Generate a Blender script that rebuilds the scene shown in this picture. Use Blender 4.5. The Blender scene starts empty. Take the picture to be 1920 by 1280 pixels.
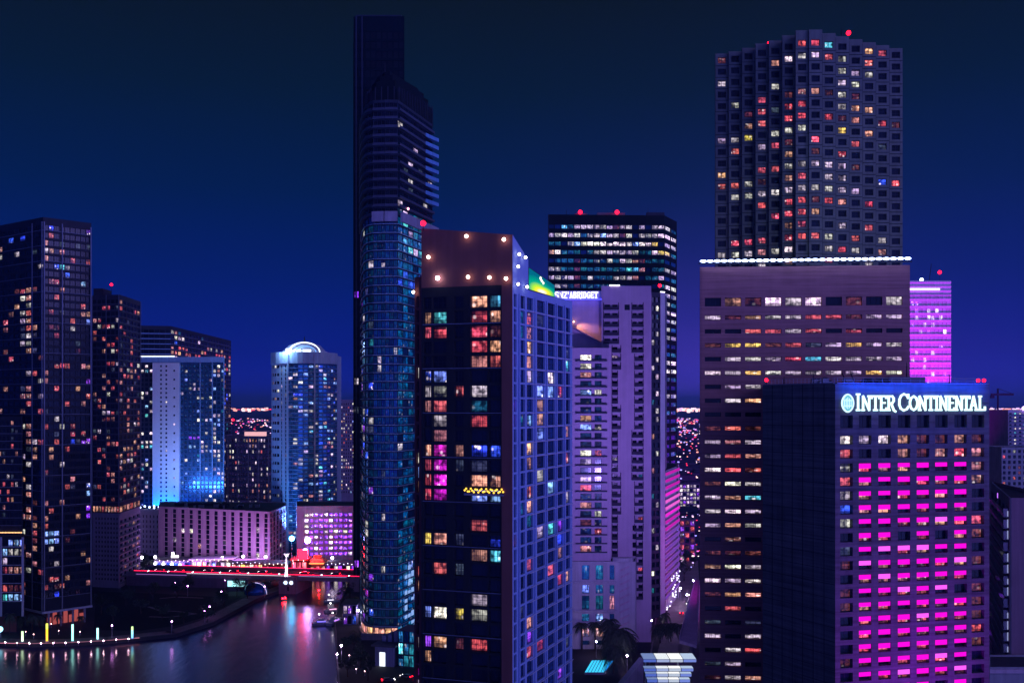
import bpy, math, random
from mathutils import Vector
R = random.Random(11)
C = bpy.context.scene.collection
# ------------------------------------------------------------------ camera frame -> metres
F = 1920.0; H = 100.0; HY = 757.0
def P(px, d): return ((px - 960) / F * d, d)
def Z(py, d): return H - (py - HY) / F * d
def D(py, z=1.5): return (H - z) * F / (py - HY)
def G(px, py, z=1.5):
    d = D(py, z); return ((px - 960) / F * d, d, z)
def proj(x, y, z): return (960 + F * x / y, HY - F * (z - H) / y)

# ------------------------------------------------------------------ materials
MATS = {}
def new_mat(name):
    m = bpy.data.materials.new(name); m.use_nodes = True
    nt = m.node_tree; nt.nodes.clear()
    out = nt.nodes.new('ShaderNodeOutputMaterial')
    return m, nt, out
def N(nt, t, **kw):
    n = nt.nodes.new(t)
    for k, v in kw.items():
        if k.startswith('i_'):
            n.inputs[int(k[2:]) if k[2:].isdigit() else k[2:].replace('_', ' ')].default_value = v
        else: setattr(n, k, v)
    return n
def math_n(nt, op, a, b=None, clamp=False):
    n = nt.nodes.new('ShaderNodeMath'); n.operation = op; n.use_clamp = clamp
    for i, v in enumerate((a, b)):
        if v is None: continue
        if isinstance(v, (int, float)): n.inputs[i].default_value = v
        else: nt.links.new(v, n.inputs[i])
    return n.outputs[0]
def wall_mat(name, col, rough=0.8, var=0.35, scale=0.25, courses=0.0, metal=0.0, streak=0.3, spec=0.1):
    """weathered wall: blotches, vertical rain streaks and (optional) horizontal stone courses"""
    if name in MATS: return MATS[name]
    m, nt, out = new_mat(name); L = nt.links
    b = N(nt, 'ShaderNodeBsdfPrincipled'); L.new(b.outputs[0], out.inputs[0])
    tc = N(nt, 'ShaderNodeTexCoord')
    n1 = N(nt, 'ShaderNodeTexNoise'); n1.inputs['Scale'].default_value = scale; n1.inputs['Detail'].default_value = 6
    L.new(tc.outputs['Object'], n1.inputs['Vector'])
    mp = N(nt, 'ShaderNodeMapping'); mp.inputs['Scale'].default_value = (1.2, 1.2, 0.06)
    L.new(tc.outputs['Object'], mp.inputs[0])
    n2 = N(nt, 'ShaderNodeTexNoise'); n2.inputs['Scale'].default_value = 0.8; n2.inputs['Detail'].default_value = 4
    L.new(mp.outputs[0], n2.inputs['Vector'])
    f = math_n(nt, 'ADD', math_n(nt, 'MULTIPLY', math_n(nt, 'SUBTRACT', n1.outputs[0], 0.5), var * 2),
               math_n(nt, 'MULTIPLY', math_n(nt, 'SUBTRACT', n2.outputs[0], 0.5), streak * 2))
    f = math_n(nt, 'ADD', f, 1.0)
    if courses:
        mp2 = N(nt, 'ShaderNodeMapping'); mp2.inputs['Scale'].default_value = (0.05, 0.05, 1.6)
        L.new(tc.outputs['Object'], mp2.inputs[0])
        n3 = N(nt, 'ShaderNodeTexNoise'); n3.inputs['Scale'].default_value = 1.3; n3.inputs['Detail'].default_value = 5
        L.new(mp2.outputs[0], n3.inputs['Vector'])
        f = math_n(nt, 'ADD', f, math_n(nt, 'MULTIPLY', math_n(nt, 'SUBTRACT', n3.outputs[0], 0.5), courses * 2))
    f = math_n(nt, 'MAXIMUM', f, 0.2)
    mx = N(nt, 'ShaderNodeVectorMath', operation='SCALE'); mx.inputs[0].default_value = col[:3]
    L.new(f, mx.inputs['Scale'])
    L.new(mx.outputs[0], b.inputs['Base Color'])
    b.inputs['Roughness'].default_value = rough; b.inputs['Metallic'].default_value = metal
    b.inputs['Specular IOR Level'].default_value = spec
    bp = N(nt, 'ShaderNodeBump'); bp.inputs['Strength'].default_value = 0.25; bp.inputs['Distance'].default_value = 0.1
    L.new(n1.outputs[0], bp.inputs['Height']); L.new(bp.outputs[0], b.inputs['Normal'])
    MATS[name] = m; return m
def emi(name, col, s=1.0, sample=True):
    if name in MATS: return MATS[name]
    m, nt, out = new_mat(name)
    e = N(nt, 'ShaderNodeEmission'); e.inputs[0].default_value = (*col, 1); e.inputs[1].default_value = s
    nt.links.new(e.outputs[0], out.inputs[0])
    m.cycles.emission_sampling = 'AUTO' if sample else 'NONE'
    MATS[name] = m; return m
def pane_mat(name, base, metal=0.0, rough=0.12, gain=1.0, glassvar=0.5):
    """window pane: dark glass in front of a room; the face attribute 'tint' is the colour of that room's own lamp (black = lamp off)"""
    if name in MATS: return MATS[name]
    m, nt, out = new_mat(name); L = nt.links
    b = N(nt, 'ShaderNodeBsdfPrincipled'); L.new(b.outputs[0], out.inputs[0])
    at = N(nt, 'ShaderNodeAttribute', attribute_name='tint')
    uv = N(nt, 'ShaderNodeUVMap', uv_map='UVMap')
    sp = N(nt, 'ShaderNodeSeparateXYZ'); L.new(uv.outputs[0], sp.inputs[0])
    rnd = math_n(nt, 'MULTIPLY', at.outputs['Alpha'], 83.0)
    cv = N(nt, 'ShaderNodeCombineXYZ'); L.new(math_n(nt, 'MULTIPLY', sp.outputs[0], 1.6), cv.inputs[0]); L.new(math_n(nt, 'MULTIPLY', sp.outputs[1], 1.2), cv.inputs[1]); L.new(rnd, cv.inputs[2])
    n1 = N(nt, 'ShaderNodeTexNoise'); n1.inputs['Scale'].default_value = 1.8; n1.inputs['Detail'].default_value = 2.5
    L.new(cv.outputs[0], n1.inputs['Vector'])
    a = N(nt, 'ShaderNodeMapRange'); L.new(n1.outputs[0], a.inputs[0])
    for i, v in ((1, 0.36), (2, 0.62), (3, 0.14), (4, 1.45)): a.inputs[i].default_value = v
    def hsh(k):
        w = N(nt, 'ShaderNodeTexWhiteNoise', noise_dimensions='1D'); L.new(math_n(nt, 'ADD', rnd, k), w.inputs['W']); return w.outputs[0]
    # a curtain drawn part of the way across, furniture along the bottom, a blind hanging from the top
    cur = math_n(nt, 'LESS_THAN', sp.outputs[0], math_n(nt, 'MULTIPLY', hsh(1.3), .75))
    fur = math_n(nt, 'LESS_THAN', sp.outputs[1], math_n(nt, 'MULTIPLY', hsh(7.7), .5))
    bli = math_n(nt, 'GREATER_THAN', sp.outputs[1], math_n(nt, 'SUBTRACT', 1.0, math_n(nt, 'MULTIPLY', hsh(4.1), .45)))
    fold = math_n(nt, 'ADD', math_n(nt, 'MULTIPLY', math_n(nt, 'SINE', math_n(nt, 'MULTIPLY', sp.outputs[0], 55.0)), .22), .62)
    m1 = math_n(nt, 'ADD', 1.0, math_n(nt, 'MULTIPLY', cur, math_n(nt, 'SUBTRACT', math_n(nt, 'MULTIPLY', fold, math_n(nt, 'ADD', hsh(9.9), .25)), 1.0)))
    m2 = math_n(nt, 'SUBTRACT', 1.0, math_n(nt, 'MULTIPLY', fur, math_n(nt, 'ADD', math_n(nt, 'MULTIPLY', hsh(2.2), .4), .35)))
    m3 = math_n(nt, 'ADD', 1.0, math_n(nt, 'MULTIPLY', bli, math_n(nt, 'SUBTRACT', math_n(nt, 'MULTIPLY', hsh(5.5), 1.7), 1.0)))
    pat = math_n(nt, 'MULTIPLY', math_n(nt, 'MULTIPLY', a.outputs[0], m1), math_n(nt, 'MULTIPLY', m2, m3))
    # lamps in the room
    vo = N(nt, 'ShaderNodeTexVoronoi'); vo.inputs['Scale'].default_value = 1.0; L.new(cv.outputs[0], vo.inputs['Vector'])
    sm = N(nt, 'ShaderNodeMapRange'); L.new(vo.outputs['Distance'], sm.inputs[0])
    for i, v in ((1, 0.25), (2, 0.12), (3, 0.0), (4, 1.0)): sm.inputs[i].default_value = v
    sc = N(nt, 'ShaderNodeVectorMath', operation='SCALE'); L.new(at.outputs['Color'], sc.inputs[0]); L.new(pat, sc.inputs['Scale'])
    sep = N(nt, 'ShaderNodeSeparateColor'); L.new(at.outputs['Color'], sep.inputs[0])
    mxv = math_n(nt, 'MAXIMUM', sep.outputs[0], math_n(nt, 'MAXIMUM', sep.outputs[1], sep.outputs[2]))
    lampc = N(nt, 'ShaderNodeVectorMath', operation='SCALE'); lampc.inputs[0].default_value = (1.0, 0.85, 0.9)
    L.new(math_n(nt, 'MULTIPLY', math_n(nt, 'MULTIPLY', sm.outputs[0], mxv), 0.9), lampc.inputs['Scale'])
    ad = N(nt, 'ShaderNodeVectorMath', operation='ADD'); L.new(sc.outputs[0], ad.inputs[0]); L.new(lampc.outputs[0], ad.inputs[1])
    L.new(ad.outputs[0], b.inputs['Emission Color']); b.inputs['Emission Strength'].default_value = gain
    bs = N(nt, 'ShaderNodeVectorMath', operation='SCALE'); bs.inputs[0].default_value = base
    wn2 = N(nt, 'ShaderNodeTexWhiteNoise', noise_dimensions='1D'); L.new(rnd, wn2.inputs['W'])
    L.new(math_n(nt, 'ADD', math_n(nt, 'MULTIPLY', wn2.outputs[0], glassvar * 2), 1.0 - glassvar), bs.inputs['Scale'])
    L.new(bs.outputs[0], b.inputs['Base Color'])
    b.inputs['Roughness'].default_value = rough; b.inputs['Metallic'].default_value = metal
    b.inputs['Specular IOR Level'].default_value = 0.18
    m.cycles.emission_sampling = 'NONE'
    MATS[name] = m; return m

PANE = pane_mat('window_glass', (0.006, 0.010, 0.022))
PANE_B = pane_mat('blue_tinted_glass', (0.05, 0.26, 0.48), metal=0.75, rough=0.22)
PANE_N = pane_mat('navy_tinted_glass', (0.02, 0.07, 0.2), metal=0.6, rough=0.25)
FR_D = wall_mat('dark_metal', (0.02, 0.022, 0.035), 0.5, 0.2)
FR_L = wall_mat('pale_metal', (0.35, 0.36, 0.42), 0.5, 0.2)

# ------------------------------------------------------------------ mesh builder (world coordinates)
class MB:
    def __init__(s): s.v = []; s.f = []; s.m = []; s.mats = []; s.uv = {}; s.tint = {}; s.smooth = set()
    def slot(s, mat):
        if mat not in s.mats: s.mats.append(mat)
        return s.mats.index(mat)
    def face(s, pts, mat, uv=None, tint=None):
        i = len(s.v); s.v.extend(pts); k = len(s.f)
        s.f.append(list(range(i, i + len(pts)))); s.m.append(s.slot(mat))
        if uv: s.uv[k] = uv
        if tint: s.tint[k] = tint
    def hexa(s, p, mat):
        i = len(s.v); s.v.extend(p); sl = s.slot(mat)
        for q in ((0, 3, 2, 1), (4, 5, 6, 7), (0, 1, 5, 4), (1, 2, 6, 5), (2, 3, 7, 6), (3, 0, 4, 7)):
            s.f.append([i + a for a in q]); s.m.append(sl)
    def box(s, x0, x1, y0, y1, z0, z1, mat):
        s.hexa([(x0, y0, z0), (x1, y0, z0), (x1, y1, z0), (x0, y1, z0), (x0, y0, z1), (x1, y0, z1), (x1, y1, z1), (x0, y1, z1)], mat)
    def fbox(s, f, u0, u1, n0, n1, z0, z1, mat):
        """box in a wall's own frame: u along, n outward"""
        a, b2, c, d = f.at(u0, n1), f.at(u1, n1), f.at(u1, n0), f.at(u0, n0)
        s.hexa([(*a, z0), (*b2, z0), (*c, z0), (*d, z0), (*a, z1), (*b2, z1), (*c, z1), (*d, z1)], mat)
    def prism(s, pts, z0, zt, mat, bottom=False):
        n = len(pts); zs = zt if isinstance(zt, (list, tuple)) else [zt] * n
        i = len(s.v); s.v.extend([(x, y, z0) for x, y in pts]); s.v.extend([(p[0], p[1], z) for p, z in zip(pts, zs)]); sl = s.slot(mat)
        for k in range(n):
            q = (k + 1) % n
            s.f.append([i + k, i + q, i + n + q, i + n + k]); s.m.append(sl)
        s.f.append([i + n + k for k in range(n)]); s.m.append(sl)
        if bottom: s.f.append([i + k for k in reversed(range(n))]); s.m.append(sl)
    def lathe(s, cx, cy, prof, mat, seg=12, smooth=True):
        i = len(s.v); sl = s.slot(mat)
        for r, z in prof:
            for k in range(seg):
                a = 2 * math.pi * k / seg
                s.v.append((cx + r * math.cos(a), cy + r * math.sin(a), z))
        for j in range(len(prof) - 1):
            for k in range(seg):
                q = (k + 1) % seg
                if smooth: s.smooth.add(len(s.f))
                s.f.append([i + j * seg + k, i + j * seg + q, i + (j + 1) * seg + q, i + (j + 1) * seg + k]); s.m.append(sl)
        s.f.append([i + k for k in reversed(range(seg))]); s.m.append(sl)
        s.f.append([i + (len(prof) - 1) * seg + k for k in range(seg)]); s.m.append(sl)
    def ball(s, c, r, mat, seg=10, rings=6, sx=1, sy=1, sz=1):
        i = len(s.v); sl = s.slot(mat)
        for j in range(1, rings):
            t = math.pi * j / rings
            for k in range(seg):
                a = 2 * math.pi * k / seg
                s.v.append((c[0] + sx * r * math.sin(t) * math.cos(a), c[1] + sy * r * math.sin(t) * math.sin(a), c[2] + sz * r * math.cos(t)))
        top = len(s.v); s.v.append((c[0], c[1], c[2] + sz * r)); bot = len(s.v); s.v.append((c[0], c[1], c[2] - sz * r))
        for j in range(rings - 2):
            for k in range(seg):
                q = (k + 1) % seg
                s.smooth.add(len(s.f)); s.f.append([i + j * seg + k, i + (j + 1) * seg + k, i + (j + 1) * seg + q, i + j * seg + q]); s.m.append(sl)
        for k in range(seg):
            q = (k + 1) % seg
            s.smooth.add(len(s.f)); s.f.append([top, i + k, i + q]); s.m.append(sl)
            s.smooth.add(len(s.f)); s.f.append([bot, i + (rings - 2) * seg + q, i + (rings - 2) * seg + k]); s.m.append(sl)
    def tube(s, pts, rad, mat, seg=6):
        """tapered tube through points; rad: one number or one per point"""
        rs = rad if isinstance(rad, (list, tuple)) else [rad] * len(pts)
        i = len(s.v); sl = s.slot(mat); P3 = [Vector(p) for p in pts]
        for j, p in enumerate(P3):
            t = (P3[min(j + 1, len(P3) - 1)] - P3[max(j - 1, 0)]).normalized()
            a = t.orthogonal().normalized(); b = t.cross(a)
            for k in range(seg):
                g = 2 * math.pi * k / seg
                s.v.append(tuple(p + rs[j] * (a * math.cos(g) + b * math.sin(g))))
        for j in range(len(P3) - 1):
            for k in range(seg):
                q = (k + 1) % seg
                s.smooth.add(len(s.f)); s.f.append([i + j * seg + k, i + j * seg + q, i + (j + 1) * seg + q, i + (j + 1) * seg + k]); s.m.append(sl)
        s.f.append([i + k for k in reversed(range(seg))]); s.m.append(sl)
        s.f.append([i + (len(P3) - 1) * seg + k for k in range(seg)]); s.m.append(sl)
    def join(s, o):
        i = len(s.v); k0 = len(s.f); s.v.extend(o.v); mp = [s.slot(m) for m in o.mats]
        s.f.extend([[i + a for a in f] for f in o.f]); s.m.extend([mp[a] for a in o.m])
        for k, x in o.uv.items(): s.uv[k0 + k] = x
        for k, x in o.tint.items(): s.tint[k0 + k] = x
        for k in o.smooth: s.smooth.add(k0 + k)
    def build(s, name, parent=None, origin=None, loc=None):
        o3 = origin if origin is not None else (tuple(parent['base']) if parent is not None and 'base' in parent else (0, 0, 0))
        me = bpy.data.meshes.new(name)
        me.from_pydata([(a - o3[0], b - o3[1], c - o3[2]) for a, b, c in s.v], [], s.f)
        for m in s.mats: me.materials.append(m)
        me.polygons.foreach_set('material_index', s.m)
        if s.smooth: me.polygons.foreach_set('use_smooth', [k in s.smooth for k in range(len(s.f))])
        if s.tint:
            ul = me.uv_layers.new(name='UVMap'); at = me.attributes.new('tint', 'FLOAT_COLOR', 'FACE')
            uvs = []; cs = []
            for k, f in enumerate(s.f):
                for j in range(len(f)):
                    q = s.uv.get(k); uvs.extend(q[j] if q else (0.0, 0.0))
                cs.extend(s.tint.get(k, (0, 0, 0, 0)))
            ul.data.foreach_set('uv', uvs); at.data.foreach_set('color', cs)
        me.update()
        ob = bpy.data.objects.new(name, me); C.objects.link(ob)
        if parent is not None:
            ob.parent = parent; pb = abs_loc(parent)
            ob.location = (o3[0] - pb[0], o3[1] - pb[1], o3[2] - pb[2])
        else: ob.location = o3
        ob['base'] = o3
        return ob
def abs_loc(o):
    x = Vector((0, 0, 0))
    while o is not None: x += Vector(o.location); o = o.parent
    return x
def tag(o, label=None, cat=None, group=None, kind=None):
    for k, v in (('label', label), ('category', cat), ('group', group), ('kind', kind)):
        if v: o[k] = v
    return o
def thing(name, label, cat, base, group=None):
    o = bpy.data.objects.new(name, None); C.objects.link(o); o.location = base; o.empty_display_size = 1.0
    o['base'] = tuple(base); return tag(o, label, cat, group)
def copy_tree(o, parent=None):
    c = o.copy(); C.objects.link(c)
    if parent is not None: c.parent = parent
    for ch in list(o.children): copy_tree(ch, c)
    return c

# ------------------------------------------------------------------ facades
class Face:
    def __init__(s, A, B):
        s.A = Vector(A[:2]); s.B = Vector(B[:2]); d = s.B - s.A; s.L = d.length; s.u = d / s.L; s.n = Vector((s.u.y, -s.u.x))
    def at(s, u, n=0.0):
        p = s.A + s.u * u + s.n * n; return (p.x, p.y)
    def upx(s, px):
        k = (px - 960) / F; dx, dy = s.B - s.A
        t = (k * s.A.y - s.A.x) / (dx - k * dy); return t * s.L
    def d(s, u): return s.A.y + s.u.y * u
TINT = {'.': (0, 0, 0), 'd': (.13, .03, .035), 'g': (.04, .05, .09), 'w': (.62, .52, .62), 'W': (1.5, 1.25, 1.3), 'o': (.62, .26, .22),
        'O': (1.15, .5, .32), 'r': (.75, .12, .14), 'R': (1.2, .13, .19), 'y': (1.2, .8, .16), 'c': (.15, .8, 1.1), 'b': (.05, .12, 1.3),
        'm': (1.2, .03, 1.1), 't': (.01, .1, .18), 'v': (.45, .08, 1.4), 'B': (.35, .6, 1.5), 'u': (.0, .075, .21), 'k': (.0008, .014, .028), 'n': (.006, .022, .10), 'p': (.022, .012, .07)}  # u, k, n, p: sheen painted as a faint glow on unlit glass
GAIN = [1.0]
def tint(ch):
    c = TINT[ch]
    if ch == '.': return (0.0, 0.0, 0.0, R.random())
    k = R.uniform(0.65, 1.3) * GAIN[0]; w = R.uniform(0.8, 1.2)
    return (c[0] * k, c[1] * k * w, c[2] * k / w, R.random())
def pick(p, s): return R.choice(s) if R.random() < p else '.'
def window(mb, f, u0, u1, z0, z1, dep, ch, mv=1, mh=0, fw=0.12, frame=None, pane=None):
    fr = frame or FR_D; pn = pane or PANE; nb, nf = -dep, -dep + 0.1
    w = min(fw, (u1 - u0) * 0.12); e = 0.004
    mb.fbox(f, u0 + e, u0 + w, nb, nf, z0 + e, z1 - e, fr); mb.fbox(f, u1 - w, u1 - e, nb, nf, z0 + e, z1 - e, fr)
    mb.fbox(f, u0 + w, u1 - w, nb, nf, z0 + e, z0 + w, fr); mb.fbox(f, u0 + w, u1 - w, nb, nf, z1 - w, z1 - e, fr)
    for k in range(mv):
        c = u0 + (u1 - u0) * (k + 1) / (mv + 1); mb.fbox(f, c - w * .4, c + w * .4, nb, nf - 0.02, z0 + w, z1 - w, fr)
    for k in range(mh):
        c = z0 + (z1 - z0) * (k + 1) / (mh + 1); mb.fbox(f, u0 + w, u1 - w, nb, nf - 0.05, c - w * .35, c + w * .35, fr)
    n = nb + 0.03; a, b = f.at(u0 + e, n), f.at(u1 - e, n)
    U = V = 1.0
    mb.face([(*a, z0 + e), (*b, z0 + e), (*b, z1 - e), (*a, z1 - e)], pn, [(0, 0), (U, 0), (U, V), (0, V)], tint(ch))
def bk(A, B, d, pinch=0.3):
    """back corners (right, left) of a block at depth d"""
    return (B[0] * d / B[1] - pinch * (1 if B[0] > 0 else -.5), d), (A[0] * d / A[1] + pinch * (1 if A[0] > 0 else -.5), d)
class Bld:
    def __init__(s, name, label, cat, base, group=None, vis=None):
        s.root = thing(name, label, cat, base, group); s.parts = {}; s.wins = []; s.vis = vis; s.count = {}
    def part(s, name):
        if name.endswith('@'): name += str(len(s.parts) + 1000)
        return s.parts.setdefault(name, MB())
    def own(s, name, mb, parent=None): return mb.build(name, parent or s.root)
    def finish(s, maxwin=100):
        for n, mb in s.parts.items():
            if mb.f: mb.build(n.split('@')[0], s.root)
        def score(w):
            x, y, z = w[1]; px, py = proj(x, y, z); a = w[2] / (y * y)
            if not (-5 < px < 1925 and -5 < py < 1285): a *= 1e-4
            if s.vis and not any(r[0] <= px <= r[2] and r[1] <= py <= r[3] for r in s.vis): a *= 1e-3
            return -a
        s.wins.sort(key=score)
        for mb, c, a, kids in s.wins[:maxwin]:
            w = mb.build('window', s.root, origin=c)
            for kn, km in kids: km.build(kn, w, origin=c)
        rest = s.wins[maxwin:]
        if rest:
            big = MB(); ks = {}
            for mb, c, a, kids in rest:
                big.join(mb)
                for kn, km in kids: big.join(km)
            big.build('window', s.root)['kind'] = 'stuff'
        return s.root
def facade(b, f, cols, rows, code, wall, zb, zt, t=0.5, mv=1, mh=0, pane=None, frame=None, ledge=None, part='wall', kid=None, balc=None, fw=0.12):
    """wall with real openings; cols [(u0,u1)], rows [(z0,z1)] listed from the TOP down; code(i,j) -> tint letter or None (blank wall)"""
    W = b.part(part); e = 0.004; L = f.L - e
    order = sorted(range(len(rows)), key=lambda i: rows[i][0]); zc = zb
    cols = [(max(a, e + .05), min(c, L - .05)) for a, c in cols]
    for i in order:
        z0, z1 = rows[i]
        if z0 < zc + 0.01 or z1 > zt: continue
        W.fbox(f, e, L, -t, 0, zc, z0, wall); uc = e
        for j, (u0, u1) in enumerate(cols):
            ch = code(i, j)
            if ch is None: continue
            W.fbox(f, uc, u0, -t, 0, z0, z1, wall); uc = u1
            mb = MB(); window(mb, f, u0, u1, z0, z1, t - 0.02, ch, mv, mh, fw, frame, pane(i) if callable(pane) else pane)
            c = f.at((u0 + u1) / 2, -t); ctr = (c[0], c[1], (z0 + z1) / 2); kids = []
            if kid: kids = kid(i, j, u0, u1, z0, z1) or []
            b.wins.append((mb, ctr, (u1 - u0) * (z1 - z0) * (1.0 if ch == '.' else 1.6), kids))
        W.fbox(f, uc, L, -t, 0, z0, z1, wall); zc = z1
        if ledge and i % (ledge[3] if len(ledge) > 3 else 1) == 0:
            h, pr, m = ledge[:3]; b.part('ledge@%d' % i).fbox(f, e, L, 0.004, pr, z0 - h, z0 - 0.01, m)
        if balc:
            dp, rh, m, us = balc
            for (ua, ub) in us:
                bp = b.part('balcony@%d' % i); bp.fbox(f, ua, ub, 0.004, dp, z0 - 0.25, z0 - 0.01, m)
                bp.fbox(f, ua, ub, dp - 0.12, dp - 0.006, z0 - 0.005, z0 + rh, m)
    W.fbox(f, e, L, -t, 0, zc, zt, wall)
def even(f, n, frac=0.7, u0=None, u1=None):
    a = 0.0 if u0 is None else u0; c = f.L if u1 is None else u1; p = (c - a) / n
    return [(a + p * (k + .5 - frac / 2), a + p * (k + .5 + frac / 2)) for k in range(n)]
def levels(z_top, pitch, n, h): return [(z_top - pitch * k - h, z_top - pitch * k) for k in range(n)]
def inset(pts, t):
    n = len(pts); out = []; V = [Vector(p) for p in pts]
    for i in range(n):
        a, b, c = V[i - 1], V[i], V[(i + 1) % n]
        d1 = (b - a).normalized(); d2 = (c - b).normalized(); n1 = Vector((d1.y, -d1.x)); n2 = Vector((d2.y, -d2.x))
        m = (n1 + n2); m = m / max(0.3, m.dot(n1)) if m.length > 1e-6 else n1
        p = b - m * t; out.append((p.x, p.y))
    return out
def ring_wall(b, pts, skip, z0, zt, mat, t=0.5):
    """plain walls for the sides that carry no windows"""
    n = len(pts)
    for k in range(n):
        if k in skip: continue
        f = Face(pts[k], pts[(k + 1) % n]); b.part('wall').fbox(f, 0.004, f.L - 0.004, -t, 0, z0, zt, mat)
def lamp_ball(b, pos, r, mat, name='lamp'):
    mb = MB(); mb.ball(pos, r, mat, 10, 6); return mb.build(name, b.root if isinstance(b, Bld) else b, origin=pos)
def beacon(b, x, y, z, r=0.6, mast=2.0):
    mb = MB(); mb.tube([(x, y, z), (x, y, z + mast)], 0.09, FR_D); mb.build('mast', b.root)
    lamp_ball(b, (x, y, z + mast + r), r, RED_LAMP, 'beacon_light')
RED_LAMP = emi('red_lamp', (1.0, .004, .02), 8.0)
WHITE_LAMP = emi('white_lamp', (1.0, .93, .97), 14.0)
BLUE_LAMP = emi('blue_white_lamp', (.45, .6, 1.0), 10.0)
VIO_LAMP = emi('violet_lamp', (.75, .5, 1.0), 10.0)

def clutter(root, x0, x1, y0, y1, z, n, seed, hmax=2.2):
    """plant on a flat roof: cooling units, ducts and a rail along the front"""
    rnd = random.Random(seed)
    for k in range(n):
        mb = MB(); w, dd, h = rnd.uniform(1, 3.2), rnd.uniform(1, 3), rnd.uniform(.8, hmax); x, y = rnd.uniform(x0 + 1, x1 - w - 1), rnd.uniform(y0 + 1, y1 - dd)
        mb.box(x, x + w, y, y + dd, z, z + h, FR_L if k % 3 else FR_D); mb.box(x + .2, x + w - .2, y + .2, y + dd - .2, z + h + .002, z + h + .3, FR_D)
        mb.build('cooling_unit', root)

def masts(b, spots):
    """thin antennas and rods on a roof: (px, depth, foot z, height)"""
    for px, d, z, h in spots:
        x, y = P(px, d); mb = MB(); mb.tube([(x, y, z), (x, y, z + h * .6), (x, y, z + h)], [.16, .12, .05], FR_D, 5)
        mb.tube([(x - h * .08, y, z + h * .7), (x + h * .08, y, z + h * .7)], .06, FR_D, 4); mb.build('antenna', b.root)
def roof_rail(b, f, z, n, back=1.2):
    mb = MB(); mb.fbox(f, .5, f.L - .5, -back, -back + .06, z + 1.0, z + 1.08, FR_L); mb.fbox(f, .5, f.L - .5, -back, -back + .06, z + .5, z + .56, FR_L)
    for k in range(n + 1):
        u = .5 + (f.L - 1.06) * k / n; mb.fbox(f, u, u + .06, -back + .061, -back + .12, z, z + 1.1, FR_L)
    mb.build('roof_railing', b.root)
# ================================================================== BUILDINGS
GZ = 1.5
W_DARK = wall_mat('dark_tower_wall', (0.035, 0.038, 0.055), 0.6, .3)
W_SLATE = wall_mat('slate_concrete', (0.16, 0.16, 0.19), 0.8, .3)
W_GREY = wall_mat('grey_concrete', (0.33, 0.32, 0.36), 0.8, .3)
W_PALE = wall_mat('pale_concrete', (0.52, 0.5, 0.54), 0.8, .22)
W_PLUM = wall_mat('plum_render', (0.17, 0.065, 0.055), 0.85, .2, streak=.2)
W_BROWN = wall_mat('brown_granite', (0.36, 0.165, 0.155), 0.7, .25, .2, courses=.6, streak=.1)
W_TRAV = wall_mat('travertine', (0.08, 0.09, 0.095), 0.75, .35, .2, courses=.8)
W_ROOF = wall_mat('roof_felt', (0.05, 0.05, 0.06), 0.9, .4)
W_LEDGE = wall_mat('slab_edge', (0.45, 0.46, 0.52), 0.6, .2)
W_LEDGE_D = wall_mat('dark_slab_edge', (0.16, 0.18, 0.24), 0.5, .3)
W_PINK = wall_mat('pink_stucco', (0.55, 0.42, 0.5), 0.8, .2)
W_MAG = wall_mat('white_panel', (0.62, 0.6, 0.62), 0.7, .15)
W_BLACK = wall_mat('black_cladding', (0.006, 0.011, 0.013), 0.6, .3)

def mass(b, pts, z0, zt, roofm=None, t=0.5, wall=None, part='wall'):
    """solid core just behind the outer wall skin; its top is the roof"""
    t = max(t, 1.1); b.part(part).prism(inset(pts, t + 0.01), z0, zt, wall or W_DARK)
    b.part('roof').prism(inset(pts, 0.3), zt + 0.004 - 0.3, zt + 0.02, roofm or W_ROOF)

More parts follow.
